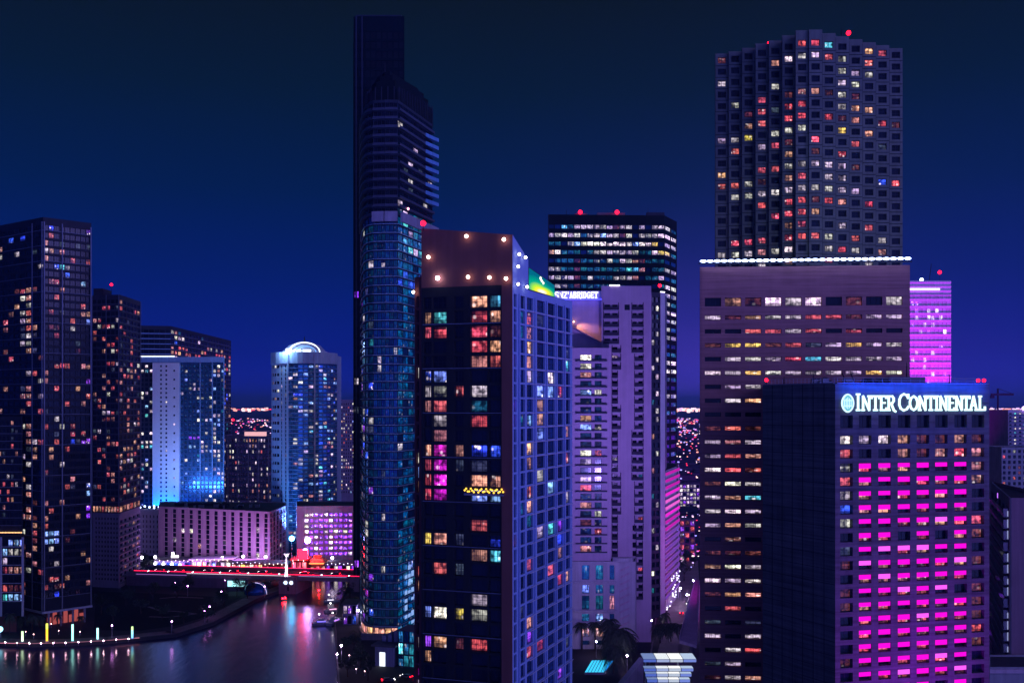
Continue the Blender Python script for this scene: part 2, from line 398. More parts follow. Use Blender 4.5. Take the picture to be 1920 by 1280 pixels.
# ---- 1. stepped tower at the back right ------------------------------------------------------------------
def stepped_tower():
    d0 = 345.0
    k = [.052, .048, .040, .030, .024, .012, .002, 0, .006, .012, .018, .024, .03, .036]
    dep = [d0 * (1 + a) for a in k]; edges = [1341 + 25.1 * i for i in range(15)]
    b = Bld('stepped_tower', 'tall grey tower of square window bays stepping in plan, its windows mostly red', 'skyscraper', (1518 / F * 0 + P(1518, 360)[0], 370, GZ), vis=[(1300, 40, 1720, 480)])
    lit = ['d.....RRc..Or.', '....oWwwrw.r..', 'w........www..', '....w....ww...', '.w.r.doodwd...',
           '..drgRR..wOo..', '..or.RR.RdO.Rd', 'wwy.www..y.O..', '.r.wrd.R..r.g.', '.....o.d.R....',
           'O..rrwwwwwd...', 'rrwd.or.ww..bR', '.wwwwwwwwww...', '...R.RRdRO.R..', '....RRRo......',
           '.....or..w.r..', '.RRr.RRrw.r.w.', 'wwwowW..wRw.o.', '...w.o..r..w..', 'w....d...r.g..']
    wall = wall_mat('grey_precast', (0.13, 0.145, 0.12), .75, .25); joint = W_BLACK
    pz = 4.06; top0 = 226.0; back = 388.0
    for i in range(14):
        d = dep[i]; A = P(edges[i], d); B = P(edges[i + 1], d); B = (B[0], d); f = Face(A, B)
        ztop = top0 - (0 if i in (6, 7) else abs(i - 6.5) * 0.3)
        b.part('wall').prism([(A[0], d + .61), (B[0], d + .61), (B[0] * back / d - .02, back), (A[0] * back / d + .02, back)], GZ, ztop - 1, wall)
        b.part('roof').prism([(A[0] + .05, d + .7), (B[0] - .05, d + .7), (B[0] * back / d - .2, back - .1), (A[0] * back / d + .2, back - .1)], ztop - 1.3, ztop - .97, W_ROOF)
        rows = [(top0 - 5.4 - pz * r, top0 - 3.25 - pz * r) for r in range(20)]
        facade(b, f, [(f.L * .19, f.L * .81)], rows, lambda r, j, i=i: lit[r][i], wall, 120, ztop, t=.6, mv=1, mh=1, fw=.16)
        b.part('wall').fbox(f, .004, f.L - .004, -.6, 0, GZ, 120, wall)
        for r in range(21):
            b.part('joint').fbox(f, .05, f.L - .05, .003, .05, top0 - 6.45 - pz * r, top0 - 6.25 - pz * r, joint)
        b.part('joint').fbox(f, -.06, .06, .006, .08, 120, ztop - .5, joint)
    masts(b, ((1478, 360, top0 - 1, 3), (1560, 356, top0 - 1, 4), (1625, 362, top0 - 3, 4)))
    for px, d in ((1443, 362), (1513, 352), (1591, 352)):
        x, y = P(px, d); beacon(b, x, y, top0 - 1, .8, 1.6)
    mb = MB(); x, y = P(1578, 360); mb.tube([(x, y, top0 - 1), (x, y, top0 + 6)], [.25, .08], FR_D); mb.build('antenna', b.root)
    mb = MB(); x, y = P(1545, 372); mb.box(x - 9, x + 10, y - 4, y + 6, top0 - 2.5, top0 + 1.2, W_SLATE); mb.build('plant_room', b.root)
    b.finish()
stepped_tower()

# ---- 2. brown granite block with the white roof light line ---------------------------------------------
def granite_block():
    GAIN[0] = 1.05
    A = P(1312.5, 262); B = P(1706, 258); pts = [A, B, *bk(A, B, 298)]; zt = Z(499, 260)
    b = Bld('granite_block', 'broad brown granite office block with a glowing white light line along its roof edge', 'office block', (P(1510, 275)[0], 275, GZ), vis=[(1300, 470, 1715, 720), (1300, 700, 1432, 1290)])
    mass(b, pts, GZ, zt - .6, t=.6, wall=W_BROWN); ring_wall(b, pts, {0}, GZ, zt, W_BROWN, .6)
    f = Face(A, B); cols = [(f.upx(1321.5 + 37.8 * j), f.upx(1352 + 37.8 * j)) for j in range(10)]
    lit = ['.odWwW.d.w', 'wdowwrrdww', '..rrwr.r..', 'dyydrgwyww', '.wwwRcwwww', 'WwywwwwwyW',
           '.ww', '.wO', '...', 'drd', 'wow', 'wro', 'WRr', 'dWw', 'woc', 'wWw', 'wow', '.o.', 'ddd', 'oWw', 'WwW', 'dOO', '.r.', 'g.g', 'w.w', '.wR', 'gw.', 'dwo', 'wWo']
    ys = [565 + 26.1 * (i if i < 1 else i + 0.12) for i in range(29)]; z = [Z(y, 260) for y in ys]
    rows = [(z[0] - 1.1, z[0] + 1.1)] + [(q - .56, q + .56) for q in z[1:]]
    facade(b, f, cols, rows, lambda i, j: (lit[i][j] if j < len(lit[i]) else pick(.3, 'wdor')), W_BROWN, GZ, zt, t=.6, mv=2, fw=.1)
    # roof light line: thirty lamps on a rail
    rail = MB(); rail.fbox(f, -.4, f.L + .5, .1, .3, zt + .7, zt + 1.0, FR_D); rail.build('light_rail', b.root)
    m = emi('roof_line_lamp', (.42, .55, 1.0), 12.0)
    for k in range(30):
        u = -.1 + (f.L + .3) * (k + .5) / 30; c = f.at(u, .55); zc = zt + 1.45 + .18 * k / 30
        mb = MB(); mb.ball((c[0], c[1], zc), .5, m, 10, 6, sx=1.7, sz=.66); mb.build('light', b.root, origin=(c[0], c[1], zc))
    mb = MB(); mb.fbox(f, 2, f.L - 3, -14, -9, zt - .6, zt + 1.0, W_ROOF); mb.build('plant_screen', b.root)
    b.finish()
granite_block()
GAIN[0] = 1.0

# ---- 3. hotel with the big sign -------------------------------------------------------------------------
def bars(mb, f, u, z, w, h, segs, th, n0, mat, k0=0):
    """stroke letters: segs = polylines in a unit box, each stroke its own raised bar"""
    k = k0
    for pl in segs:
        for (x0, y0), (x1, y1) in zip(pl[:-1], pl[1:]):
            a = Vector((x0 * w, y0 * h)); c = Vector((x1 * w, y1 * h)); d = c - a; l = d.length; d = d / l; nn = Vector((-d.y, d.x)) * th * .5
            a = a - d * th * .35; c = c + d * th * .35; q = []
            for p in (a - nn, c - nn, c + nn, a + nn): q.append((u + p.x, z + p.y))
            nt = n0 + .3 + .006 * k; k += 1
            fr = [(*f.at(p[0], nt), p[1]) for p in q]; bk = [(*f.at(p[0], n0), p[1]) for p in q]
            mb.hexa([bk[0], bk[1], bk[2], bk[3], fr[0], fr[1], fr[2], fr[3]], mat)
S = .2
GL = {'I': [[(.5, 0), (.5, 1)], [(.2, 0), (.8, 0)], [(.2, 1), (.8, 1)]],
      'N': [[(.12, 0), (.12, 1)], [(.12, 1), (.88, 0)], [(.88, 0), (.88, 1)], [(0, 0), (.25, 0)], [(.75, 1), (1, 1)]],
      'T': [[(.5, 0), (.5, 1)], [(0, 1), (1, 1)], [(.28, 0), (.72, 0)], [(0, 1), (0, .85)], [(1, 1), (1, .85)]],
      'E': [[(.15, 0), (.15, 1)], [(.05, 0), (.95, 0)], [(.15, .52), (.72, .52)], [(.05, 1), (.92, 1)], [(.95, 0), (.95, .15)], [(.92, 1), (.92, .86)]],
      'R': [[(.15, 0), (.15, 1)], [(.02, 1), (.7, 1), (.92, .86), (.92, .66), (.7, .5), (.15, .5)], [(.5, .5), (.95, -.02), (1.2, -.1)], [(.02, 0), (.3, 0)]],
      'C': [[(.95, .78), (.78, .96), (.5, 1.02), (.22, .92), (.05, .68), (.03, .35), (.18, .1), (.48, -.02), (.8, .06), (.97, .22)], [(.95, 1), (.95, .75)]],
      'O': [[(.5, 1), (.2, .88), (.04, .62), (.04, .38), (.2, .12), (.5, 0), (.8, .12), (.96, .38), (.96, .62), (.8, .88), (.5, 1)]],
      'A': [[(.08, 0), (.5, 1), (.92, 0)], [(.25, .34), (.75, .34)], [(-.05, 0), (.22, 0)], [(.78, 0), (1.05, 0)]],
      'L': [[(.2, 0), (.2, 1)], [(.05, 0), (.95, 0)], [(.05, 1), (.4, 1)], [(.97, 0), (.97, .22)]],
      'S': [[(.92, .84), (.7, 1), (.3, 1), (.08, .82), (.12, .62), (.85, .4), (.93, .2), (.7, 0), (.3, 0), (.06, .16)]],
      'Z': [[(.05, 1), (.95, 1), (.05, 0), (.95, 0)]], 'P': [[(.15, 0), (.15, 1), (.75, 1), (.95, .82), (.92, .62), (.7, .48), (.15, .48)]],
      "'": [[(.4, 1), (.3, .7)]], 'B': [[(.15, 0), (.15, 1), (.7, 1), (.88, .8), (.7, .54), (.15, .54)], [(.7, .54), (.95, .3), (.75, 0), (.15, 0)]],
      'D': [[(.15, 0), (.15, 1), (.6, 1), (.92, .7), (.92, .3), (.6, 0), (.15, 0)]], 'G': [[(.92, .82), (.6, 1), (.25, .92), (.05, .6), (.08, .25), (.35, 0), (.7, .02), (.93, .2), (.93, .45), (.6, .45)]]}
def hotel():
    A = P(1566, 214); B = P(1855, 222.5); Lp = P(1430, 233)
    pts = [Lp, A, B, (B[0] + 2, 262), (Lp[0] * 262 / 233 + .4, 262)]; zt = Z(719, 214)
    b = Bld('hotel_tower', 'dark hotel tower with rows of magenta lit windows under a white rooftop sign', 'hotel', (P(1650, 235)[0], 235, GZ), vis=[(1425, 700, 1860, 1290)])
    wl = W_TRAV; mass(b, pts, GZ, zt - .7, t=1.0, wall=wl); ring_wall(b, pts, {1}, GZ, zt, wl, 1.0)
    f = Face(A, B)
    x0 = [1575.5, 1610.5, 1647, 1683.5, 1719, 1753.5, 1789.5, 1822]
    cols = [(f.upx(x), f.upx(x + 23.5)) for x in x0]
    mag = emi('magenta_led', (1.0, .003, .72), 1.15)
    mag2 = emi('pale_magenta_led', (1.0, .1, .95), 1.3)
    rnd = random.Random(5)
    z_r = [Z(790, 216)] + [Z(824 + 26.0 * i, 216) for i in range(30)]
    rows = [(z_r[0] - 1.35, z_r[0] + 1.35)] + [(z - .95, z + .95) for z in z_r[1:]]
    c0 = 'wrwbw.gd.dd...d.d.....d.'; c7 = 'oo..rd.d.dddRd..........'
    dark = {(6, 3), (6, 5), (10, 6), (17, 5)}
    def code(i, j):
        if i == 0: return '.'
        if i < 3: return ['WwWoddod', 'r..odoRo'][i - 1][j] if True else '.'
        if j == 0: return c0[i - 3] if i - 3 < len(c0) else '.'
        if j == 7: return c7[i - 3] if i - 3 < len(c7) else '.'
        if (i - 2, j) in dark: return '.'
        return rnd.choice('..r.rRodORoR') if i < 12 else rnd.choice('..r.rrodR.R')
    def kid(i, j, u0, u1, z0, z1):
        if i < 3 or j in (0, 7) or (i - 2, j) in dark: return []
        mb = MB(); h = (z1 - z0) * rnd.uniform(.5, .62)
        mb.fbox(f, u0 + .1, u1 - .1, -.45, -.1, z1 - h, z1 - .08, mag2 if rnd.random() < .07 else mag)
        mb.fbox(f, u0 + .06, u1 - .06, -.4, -.06, z1 - .08, z1 - .012, FR_D)
        return [('light_strip', mb)]
    facade(b, f, cols, rows, code, wl, GZ, zt, t=1.0, mv=1, kid=kid, fw=.12)
    fl = Face(pts[0], pts[1])
    for k in range(1, 7):
        b.part('panel_joint@').fbox(fl, fl.L * k / 7 - .08, fl.L * k / 7 + .08, .004, .03, GZ, zt, W_BLACK)
    for k in range(1, 26):
        b.part('course_joint@').fbox(fl, .1, fl.L - .1, .034, .05, zt - 3.0 * k - .05, zt - 3.0 * k + .05, W_BLACK)
    # roof furniture
    roof_rail(b, Face(pts[0], pts[1]), zt + .22, 18); roof_rail(b, f, zt + .22, 16); masts(b, ((1470, 240, zt + .2, 2), (1525, 238, zt + .2, 2.6), (1700, 240, zt + 2, 3.5), (1780, 232, zt + .2, 2.2)))
    clutter(b.root, P(1500, 238)[0], P(1660, 238)[0], 232, 244, zt - .6, 8, 5, 2.4)
    mb = MB(); x0_, y0_ = P(1668, 236); x1_, _ = P(1735, 236); mb.box(x0_, x1_, y0_, y0_ + 9, zt - .7, zt + 2.0, W_SLATE); mb.build('plant_room', b.root)
    for px in (1590, 1606):
        x, y = P(px, 226); mb = MB(); mb.tube([(x, y, zt - .7), (x - 1.3, y, zt + 2.6)], .12, FR_D); mb.build('davit', b.root)
    cap = MB()
    for k in (0, 1, 2): 
        ff = Face(pts[k], pts[k + 1]); cap.fbox(ff, .3, ff.L - .3, -1.1, .18, zt + .004, zt + .22, W_SLATE)
    cap.build('coping', b.root)
    x, y = P(1437, 233); beacon(b, x, y, zt + .2, .4, .6)
    for px in (1834, 1845):
        x, y = P(px, 223.5); beacon(b, x, y, zt + .2, .38, .3)
    b.finish()
    # --- the sign stands off the wall: a thing of its own
    c = f.at(f.L / 2, .4); s = thing('hotel_sign', 'white glowing letters with an oval emblem across the top of the dark hotel', 'sign', (c[0], c[1], Z(755, 216)))
    let = emi('sign_white', (.62, .95, 1.0), 1.9); core = emi('sign_teal', (.18, .62, .75), 1.0); edge = emi('sign_edge', (.55, .8, 1.0), 1.6)
    zb = Z(768.5, 216); cap_h = Z(739, 216) - zb; sm = Z(742.5, 216) - zb
    word = [('I', 1602, 9, 1), ('N', 1614, 15, 0), ('T', 1632, 14, 0), ('E', 1648, 12, 0), ('R', 1662, 12, 0), ('C', 1683, 18, 1), ('O', 1703, 15, 0), ('N', 1720, 14, 0), ('T', 1736, 13, 0),
            ('I', 1750, 7, 0), ('N', 1759, 14, 0), ('E', 1776, 11, 0), ('N', 1789, 13, 0), ('T', 1803, 12, 0), ('A', 1816, 13, 0), ('L', 1832, 12, 0)]
    for ch, px, w, big in word:
        u0 = f.upx(px); u1 = f.upx(px + w); mb = MB(); bars(mb, f, u0, zb, u1 - u0, cap_h if big else sm, GL[ch], .37, .35, let); mb.build('letter', s)
    cx = (f.upx(1575.5) + f.upx(1598.5)) / 2; rx = (f.upx(1598.5) - f.upx(1575.5)) / 2; cz = Z(755.5, 216); rz = 17.5 / F * 216
    prof = [(math.sin(t) * (1 if abs(math.sin(t)) < 2 else 1), math.cos(t)) for t in [2 * math.pi * k / 20 for k in range(20)]]
    prof = [(a * (1 - .18 * abs(c) ** 3), c) for a, c in prof]
    mb = MB(); i = 0
    outer = [(cx + a * rx, cz + c * rz) for a, c in prof]; inner = [(cx + a * rx * .84, cz + c * rz * .86) for a, c in prof]
    for k in range(20):
        q = (k + 1) % 20; P4 = [outer[k], outer[q], inner[q], inner[k]]
        mb.hexa([(*f.at(p[0], .3), p[1]) for p in P4] + [(*f.at(p[0], .7), p[1]) for p in P4], edge)
    rim = mb
    mb2 = MB(); mb2.face([(*f.at(a, .5), c) for a, c in reversed(inner)], core)
    e = thing('emblem', None, None, (*f.at(cx, .4), cz)); e.parent = s; e.location = Vector(e['base']) - abs_loc(s)
    rim.build('rim', e); mb2.build('disc', e)
    ln = MB()
    for k in range(-2, 3):
        ln.fbox(f, cx + k * rx * .27 - .06, cx + k * rx * .27 + .06, .51, .58, cz - rz * (.62 - .1 * abs(k)), cz + rz * (.62 - .1 * abs(k)), edge)
    for k in (-1, 1):
        ln.fbox(f, cx - rx * .62, cx + rx * .62, .585, .63, cz + k * rz * .28 - .07, cz + k * rz * .28 + .07, edge)
    ln.build('line', e)
    # area lamp added out front for the strips' magenta spill on the wall
    ld = bpy.data.lights.new('added_strip_spill', 'AREA'); ld.shape = 'RECTANGLE'; ld.size = 18; ld.size_y = 2; ld.energy = 10000; ld.color = (.5, .0, 1.0); ld.spread = math.radians(110)
    lo = bpy.data.objects.new('added_strip_spill', ld); C.objects.link(lo); p = f.at(f.L * .5, 24); lo.location = (p[0], p[1], 24); lo.rotation_euler = (Vector((*f.at(f.L * .5, 0), 62)) - Vector(lo.location)).to_track_quat('-Z', 'Y').to_euler()
    # blue floodlight strip above the sign (the sign's own halo on the wall)
    for nm, uu, zz, en in (('sign_light', f.L * .5, zt + .6, 1.0),):
        ld = bpy.data.lights.new('sign_light', 'AREA'); ld.shape = 'RECTANGLE'; ld.size = f.L * .93; ld.size_y = .5; ld.energy = 5600; ld.color = (.0, .06, 1.0)
        lo = bpy.data.objects.new('sign_light', ld); C.objects.link(lo); p = f.at(uu, 1.9); lo.location = (p[0], p[1], zz)
        tgt = Vector((*f.at(uu, 0), zb - 3.0)); lo.rotation_euler = (tgt - Vector(lo.location)).to_track_quat('-Z', 'Y').to_euler()
        # keep the long side of the lamp along the wall
        zax = -(tgt - Vector(lo.location)).normalized(); xax = Vector((f.u.x, f.u.y, 0)); yax = zax.cross(xax).normalized(); xax = yax.cross(zax)
        import mathutils
        lo.rotation_euler = mathutils.Matrix((xax, yax, zax)).transposed().to_euler()
hotel()

# ---- 4. magenta tower far right ------------------------------------------------------------------------
def magenta_tower():
    d = 900; A = P(1700, d); B = P(1783, d); pts = [A, B, (B[0] + 2, d + 45), (A[0], d + 45)]; zt = Z(526, d)
    b = Bld('magenta_tower', 'distant tower floodlit magenta from top to bottom beside the granite block', 'skyscraper', (P(1742, d)[0], d + 20, GZ), vis=[(1700, 500, 1790, 725)])
    mass(b, pts, GZ, zt - 1, wall=W_MAG); ring_wall(b, pts, {0}, GZ, zt, W_MAG); f = Face(A, B)
    rnd = random.Random(3); lit = {(2, 5): 'w', (2, 7): 'W', (3, 2): 'w', (3, 5): 'W', (3, 6): 'w', (3, 8): 'W', (4, 4): 'w', (4, 6): 'w', (5, 3): 'w', (5, 9): 'W', (8, 2): 'w', (8, 6): 'W', (9, 1): 'W', (9, 4): 'w', (10, 4): 'w', (11, 6): 'W'}
    facade(b, f, even(f, 11, .86), [(Z(560 + 13.2 * i, d), Z(551.5 + 13.2 * i, d)) for i in range(24)], lambda i, j: lit.get((i, j), 'v' if rnd.random() < .06 else '.'), W_MAG, GZ, zt, t=.4, mv=0, pane=pane_mat('pale_blind', (.55, .53, .55), 0, .5, glassvar=.12), ledge=(.7, .7, W_MAG))
    top = emi('crown_band', (.85, .7, 1.0), 1.6); mb = MB(); mb.fbox(f, .5, f.L * .75, .01, .3, Z(546, d), Z(540, d), top); mb.build('crown_light', b.root)
    for k in range(4):
        mb = MB(); mb.fbox(f, 0, f.L, .01, .9, Z(530 + 8 * k, d), Z(528.5 + 8 * k, d), W_MAG); mb.build('crown_band', b.root)
    x, y = P(1762, d + 10); beacon(b, x, y, zt, 1.6, 7)
    x, y = P(1728, d + 3); lamp_ball(b, (x, y, zt + 1), 1.7, BLUE_LAMP)
    x, y = P(1742, d + 10); mb = MB(); mb.tube([(x, y, zt), (x + 2, y, zt + 16)], .3, FR_D); mb.build('antenna', b.root)
    b.finish()
magenta_tower()

# ---- 5. dark glass office tower in the middle distance --------------------------------------------------
def office_tower():
    d = 540; A = P(1027.5, d); B = P(1246, d + 3); Cc = P(1269, d + 22)
    pts = [A, B, Cc, (Cc[0] + 2, d + 60), (A[0] * (d + 60) / d + .3, d + 60)]; zt = Z(402, d)
    b = Bld('glass_office_tower', 'dark glass office tower with broken bands of white lit floors', 'skyscraper', (P(1140, d)[0], d + 25, GZ), vis=[(1020, 390, 1275, 560), (1230, 390, 1275, 860)])
    mass(b, pts, GZ, zt - 1); ring_wall(b, pts, {0, 1}, GZ, zt, W_DARK); f = Face(A, B); g = Face(B, Cc)
    lit = {0: '..ctwwwwwwdww.w.ww', 1: 'wwWwwtwwBwwdw.wwwW', 2: 'tt.WBWWWWWWWWBWWy.', 3: 'OWttt.twwwwwwwttWY', 4: '.tttdttwtwtwwodttt', 5: 'wwttdtttttttcco.tt', 6: 'wwwwdtwtttwwwo.ttw', 7: '.wwtdttttttt.....t', 8: 'tttttttttttt'}
    def code(i, j):
        s = lit.get(i); ch = s[j] if s and j < len(s) else pick(.25, 'twt'); return 'y' if ch == 'Y' else ch
    ys = [425 + 15.9 * i for i in range(30)]; rows = [(Z(y + 3.6, d), Z(y - 4.4, d)) for y in ys]
    facade(b, f, even(f, 18, .93), rows, code, W_BLACK, GZ, zt, t=.4, mv=2, pane=PANE_N)
    lt = 'wWwy.w.wwwWwww.tWWg.w.t'
    facade(b, g, even(g, 2, .9), rows, lambda i, j: (lt[i] if i < len(lt) else '.') if j == 0 or i % 3 else 't', W_BLACK, GZ, zt, t=.4, mv=2, pane=PANE_B)
    masts(b, ((1062, d + 6, zt - 1, 5), (1150, d + 9, zt + 2.4, 4), (1215, d + 8, zt - 1, 6)))
    for px in (1088, 1157):
        x, y = P(px, d + 5); beacon(b, x, y, zt - 1, 1.1, 2)
    mb = MB(); x0, y0 = P(1120, d + 8); x1, _ = P(1172, d + 8); mb.box(x0, x1, y0, y0 + 12, zt - 1, zt + 2.4, W_SLATE); mb.build('plant_room', b.root)
    mb = MB(); x, y = P(1088, d + 6); mb.box(x - 3, x + 4, y, y + 6, zt - 1, zt + 1.6, W_SLATE); mb.build('cooling_unit', b.root)
    mb = MB(); mb.fbox(f, f.L * .85, f.L, -3, .02, zt + .003, zt + 1.6, W_DARK); mb.build('parapet', b.root)
    b.finish()
office_tower()

# ---- 6. violet apartment tower with stacked balconies --------------------------------------------------
def violet_tower():
    d = 424; wl = wall_mat('lilac_render', (0.60, 0.46, 0.58), .85, .14, streak=.15)
    b = Bld('balcony_tower', 'lilac apartment tower with stacked dark balconies and a rooftop sign', 'apartment tower', (P(1150, d)[0], d + 15, GZ), vis=[(1070, 530, 1225, 1215)])
    # (a) sign wing, set back
    A, B = P(1030, 432), P(1131, 432); pts = [A, B, (B[0], 455), (A[0], 455)]; zs = Z(561, 432)
    mass(b, pts, GZ, zs - .5, wall=wl); ring_wall(b, pts, set(), GZ, zs, wl)
    # (b) main slab
    A, B = P(1128, d), P(1221, d); pts = [A, B, P(1221, 452), P(1129, 452)]; zt = Z(536, d); f = Face(A, B)
    mass(b, pts, GZ, zt - .5, wall=wl); ring_wall(b, pts, {0}, GZ, zt, wl)
    ys = [576 + 15.9 * i for i in range(38)]; rows = [(Z(y + 5.2, d), Z(y - 5.2, d)) for y in ys]
    cA = (f.upx(1133), f.upx(1144)); cB = (f.upx(1148), f.upx(1158)); cC = (f.upx(1171), f.upx(1181)); cD = (f.upx(1186), f.upx(1194)); cE = (f.upx(1197), f.upx(1205))
    rnd = random.Random(9)
    def code(i, j):
        if i > 34: return None
        if j == 0: return pick(.1, 'go') if i < 5 else ('.' if i > 28 else None)
        if j == 1: return '.' if i % 6 else pick(.35, 'wo')
        if j == 2: return '.' if i == 0 else None
        if j == 3: return '.' if (i < 6 or 15 <= i < 21 or i > 25) else None
        return pick(.16, 'gwtrw')
    facade(b, f, [cA, cB, cC, cD, cE], rows, code, wl, GZ, zt, t=1.0, mv=1)
    bal = W_LEDGE_D; dk = wall_mat('painted_shade_rail', (.055, .045, .075), .6, .2)  # dark rails and cheeks: balcony shade put into the colour
    for i in range(35):
        z0 = rows[i][0]
        spans = [(1131, 1160)] if i < 5 else ([(1147, 1164)] if (5 <= i < 8 or 9 + 3 <= i < 15 or 20 <= i < 25) else [(1147, 1158)])
        spans.append((1184, 1206) if (i < 6 or 15 <= i < 21) else (1189, 1206) if i < 27 else (1192, 1205))
        for a, c in spans:
            ua, uc = f.upx(a), f.upx(c); bp = MB()
            bp.fbox(f, ua, uc, .004, 1.5, z0 - .3, z0 - .05, W_LEDGE); bp.fbox(f, ua, uc, 1.3, 1.494, z0 - .045, z0 + 1.25, dk)
            bp.fbox(f, ua, ua + .18, .006, 1.29, z0 - .04, z0 + 3.0, dk); bp.fbox(f, uc - .18, uc, .006, 1.29, z0 - .04, z0 + 3.0, dk)
            bp.build('balcony', b.root)
    # (c) front-left wing
    d2 = 416; A, B = P(1069, d2), P(1146, d2); pts = [A, B, (B[0], 431), (A[0], 431)]; z2 = Z(652, d2); g = Face(A, B)
    mass(b, pts, GZ, z2 - .5, wall=wl); ring_wall(b, pts, {0}, GZ, z2, wl)
    ys = [671 + 16.25 * i for i in range(23)] ; rows = [(Z(y + 6.1, d2), Z(y - 6.1, d2)) for y in ys]
    cl = [(g.upx(1088), g.upx(1109)), (g.upx(1115), g.upx(1128))]
    la = 'WWo.B..oB..Ww.wR.o.d..ow'; lb = '....w...w..r......w.r..w'
    facade(b, g, cl, rows, lambda i, j: (la, lb)[j][i].replace('.', 'n'), wl, Z(1051, d2) + .02, z2, t=.8, mv=2)
    for i in range(23):
        z0 = rows[i][0]; bp = MB(); ua, uc = g.upx(1079), g.upx(1138)
        bp.fbox(g, ua, uc, .004, 1.6, z0 - .3, z0 - .05, W_LEDGE); bp.fbox(g, ua, uc, 1.45, 1.594, z0 - .045, z0 + .5, dk); bp.build('balcony', b.root)
    # (d) podium
    d3 = 412; A, B = P(1066, d3), P(1192, d3); pts = [A, B, P(1193, 423), (A[0], 423)]; z3 = Z(1052, d3); g = Face(A, B)
    mass(b, pts, GZ, z3 - .4, wall=W_PALE); ring_wall(b, pts, {0}, GZ, z3, W_PALE)
    tall = [(g.upx(1091), g.upx(1105)), (g.upx(1117), g.upx(1131)), (g.upx(1143), g.upx(1152))]
    yy = [(1059, 1086), (1096, 1112), (1116, 1142), (1150, 1164), (1177, 1193), (1200, 1208)]
    facade(b, g, tall, [(Z(q, d3), Z(p, d3)) for p, q in yy], lambda i, j: 'tt.BttttotB.OO....'[i * 3 + j] if not (i == 4 and j == 2) else '.', W_PALE, GZ, z3, t=.6, mv=1, mh=1, pane=PANE_B)
    for y in (1092, 1146, 1172):
        mb = MB(); mb.fbox(g, g.upx(1076), g.upx(1156), .004, 1.0, Z(y, d3), Z(y - 3, d3), W_PALE); mb.build('cornice', b.root)
    arch = MB(); cx, cz = g.upx(1168), Z(1052, d3)
    arch.prism([g.at(cx + 4.3 * math.cos(a), 0.2 + 3.2 * math.sin(a)) for a in [math.pi * k / 10 for k in range(11)]], cz + .3, cz + 1.8, W_PALE, True); arch.build('canopy', b.root)
    scr = MB()
    for k in range(9):
        z0 = Z(1175 - 13 * k, d3); p = [g.at(g.upx(1162), .05), g.at(g.upx(1180), .05), g.at(g.upx(1180), .3), g.at(g.upx(1162), .3)]
        scr.hexa([(*p[0], z0), (*p[1], z0 + 1.8), (*p[2], z0 + 1.8), (*p[3], z0), (*p[0], z0 + .7), (*p[1], z0 + 2.5), (*p[2], z0 + 2.5), (*p[3], z0 + .7)], W_PINK)
    scr.build('screen', b.root)
    masts(b, ((1150, 430, zt - .5, 3), (1195, 432, zt - .5, 5), (1210, 430, zt - .5, 3)))
    # roof parapet lamp + warm wall lamp
    x, y = P(1075.5, 431); lamp_ball(b, (x, y - .3, Z(603, 431)), .25, emi('orange_lamp', (1, .5, .2), 20))
    ld = bpy.data.lights.new('wall_washer', 'SPOT'); ld.energy = 5000; ld.color = (1, .42, .2); ld.spot_size = math.radians(62); ld.spot_blend = .6; ld.shadow_soft_size = .3
    lo = bpy.data.objects.new('wall_washer', ld); C.objects.link(lo); lo.location = (P(1073, 431)[0], 429.3, Z(600, 431)); t = Vector((P(1112, 432)[0], 432, Z(632, 432)))
    lo.rotation_euler = (t - Vector(lo.location)).to_track_quat('-Z', 'Y').to_euler()
    slab = MB(); p0 = P(1070, 430.5); p1 = P(1128, 430.5)
    slab.hexa([(p0[0], 427, Z(612, 428)), (p1[0], 427, Z(643, 428)), (p1[0], 431.9, Z(643, 428)), (p0[0], 431.9, Z(612, 428)), (p0[0], 427, Z(611, 428)), (p1[0], 427, Z(642, 428)), (p1[0], 431.9, Z(642, 428)), (p0[0], 431.9, Z(611, 428))], wl)
    slab.build('ramp_roof', b.root)
    mb = MB(); ff = Face(P(1143, 424), P(1162, 424)); mb.fbox(ff, 0, ff.L, .01, .3, zt + .02, zt + .4, emi('parapet_tube', (.9, .85, 1), 4)); mb.build('parapet_light', b.root)
    b.finish()
    # rooftop sign
    h = Face(P(1039, 430), P(1130, 430)); s = thing('rooftop_sign', 'blue and white illuminated lettering on the roof edge of the lilac apartment tower', 'sign', (P(1085, 430)[0], 430, zs))
    let = emi('rooftop_letters', (.9, .85, 1.0), 2.2); zb = Z(558.5, 430); ht = 10.5 / F * 430
    px = 1040.5
    for ch, w in (('S', 8), ('N', 8), ('Z', 7.5), ("'", 3.5), ('A', 6), ('B', 7), ('R', 7), ('I', 4), ('D', 7), ('G', 7), ('E', 6.5), ('T', 7)):
        u0 = h.upx(px); u1 = h.upx(px + w - 1.2); mb = MB(); bars(mb, h, u0, zb, u1 - u0, ht, GL[ch], .36, .35, let); mb.build('letter', s); px += w + .25
    fr = MB(); fr.fbox(h, -.3, h.L + .3, -.05, .2, zb - .75, zb - .45, emi('blue_tube', (.04, .04, 1.0), 6)); fr.build('blue_tube', s)
    pn = MB(); pn.fbox(h, -.2, h.L + .2, -.4, -.15, zs, zb + ht + .6, wall_mat('sign_board', (.3, .3, .75), .6, .2)); pn.build('backing_board', s)
violet_tower()
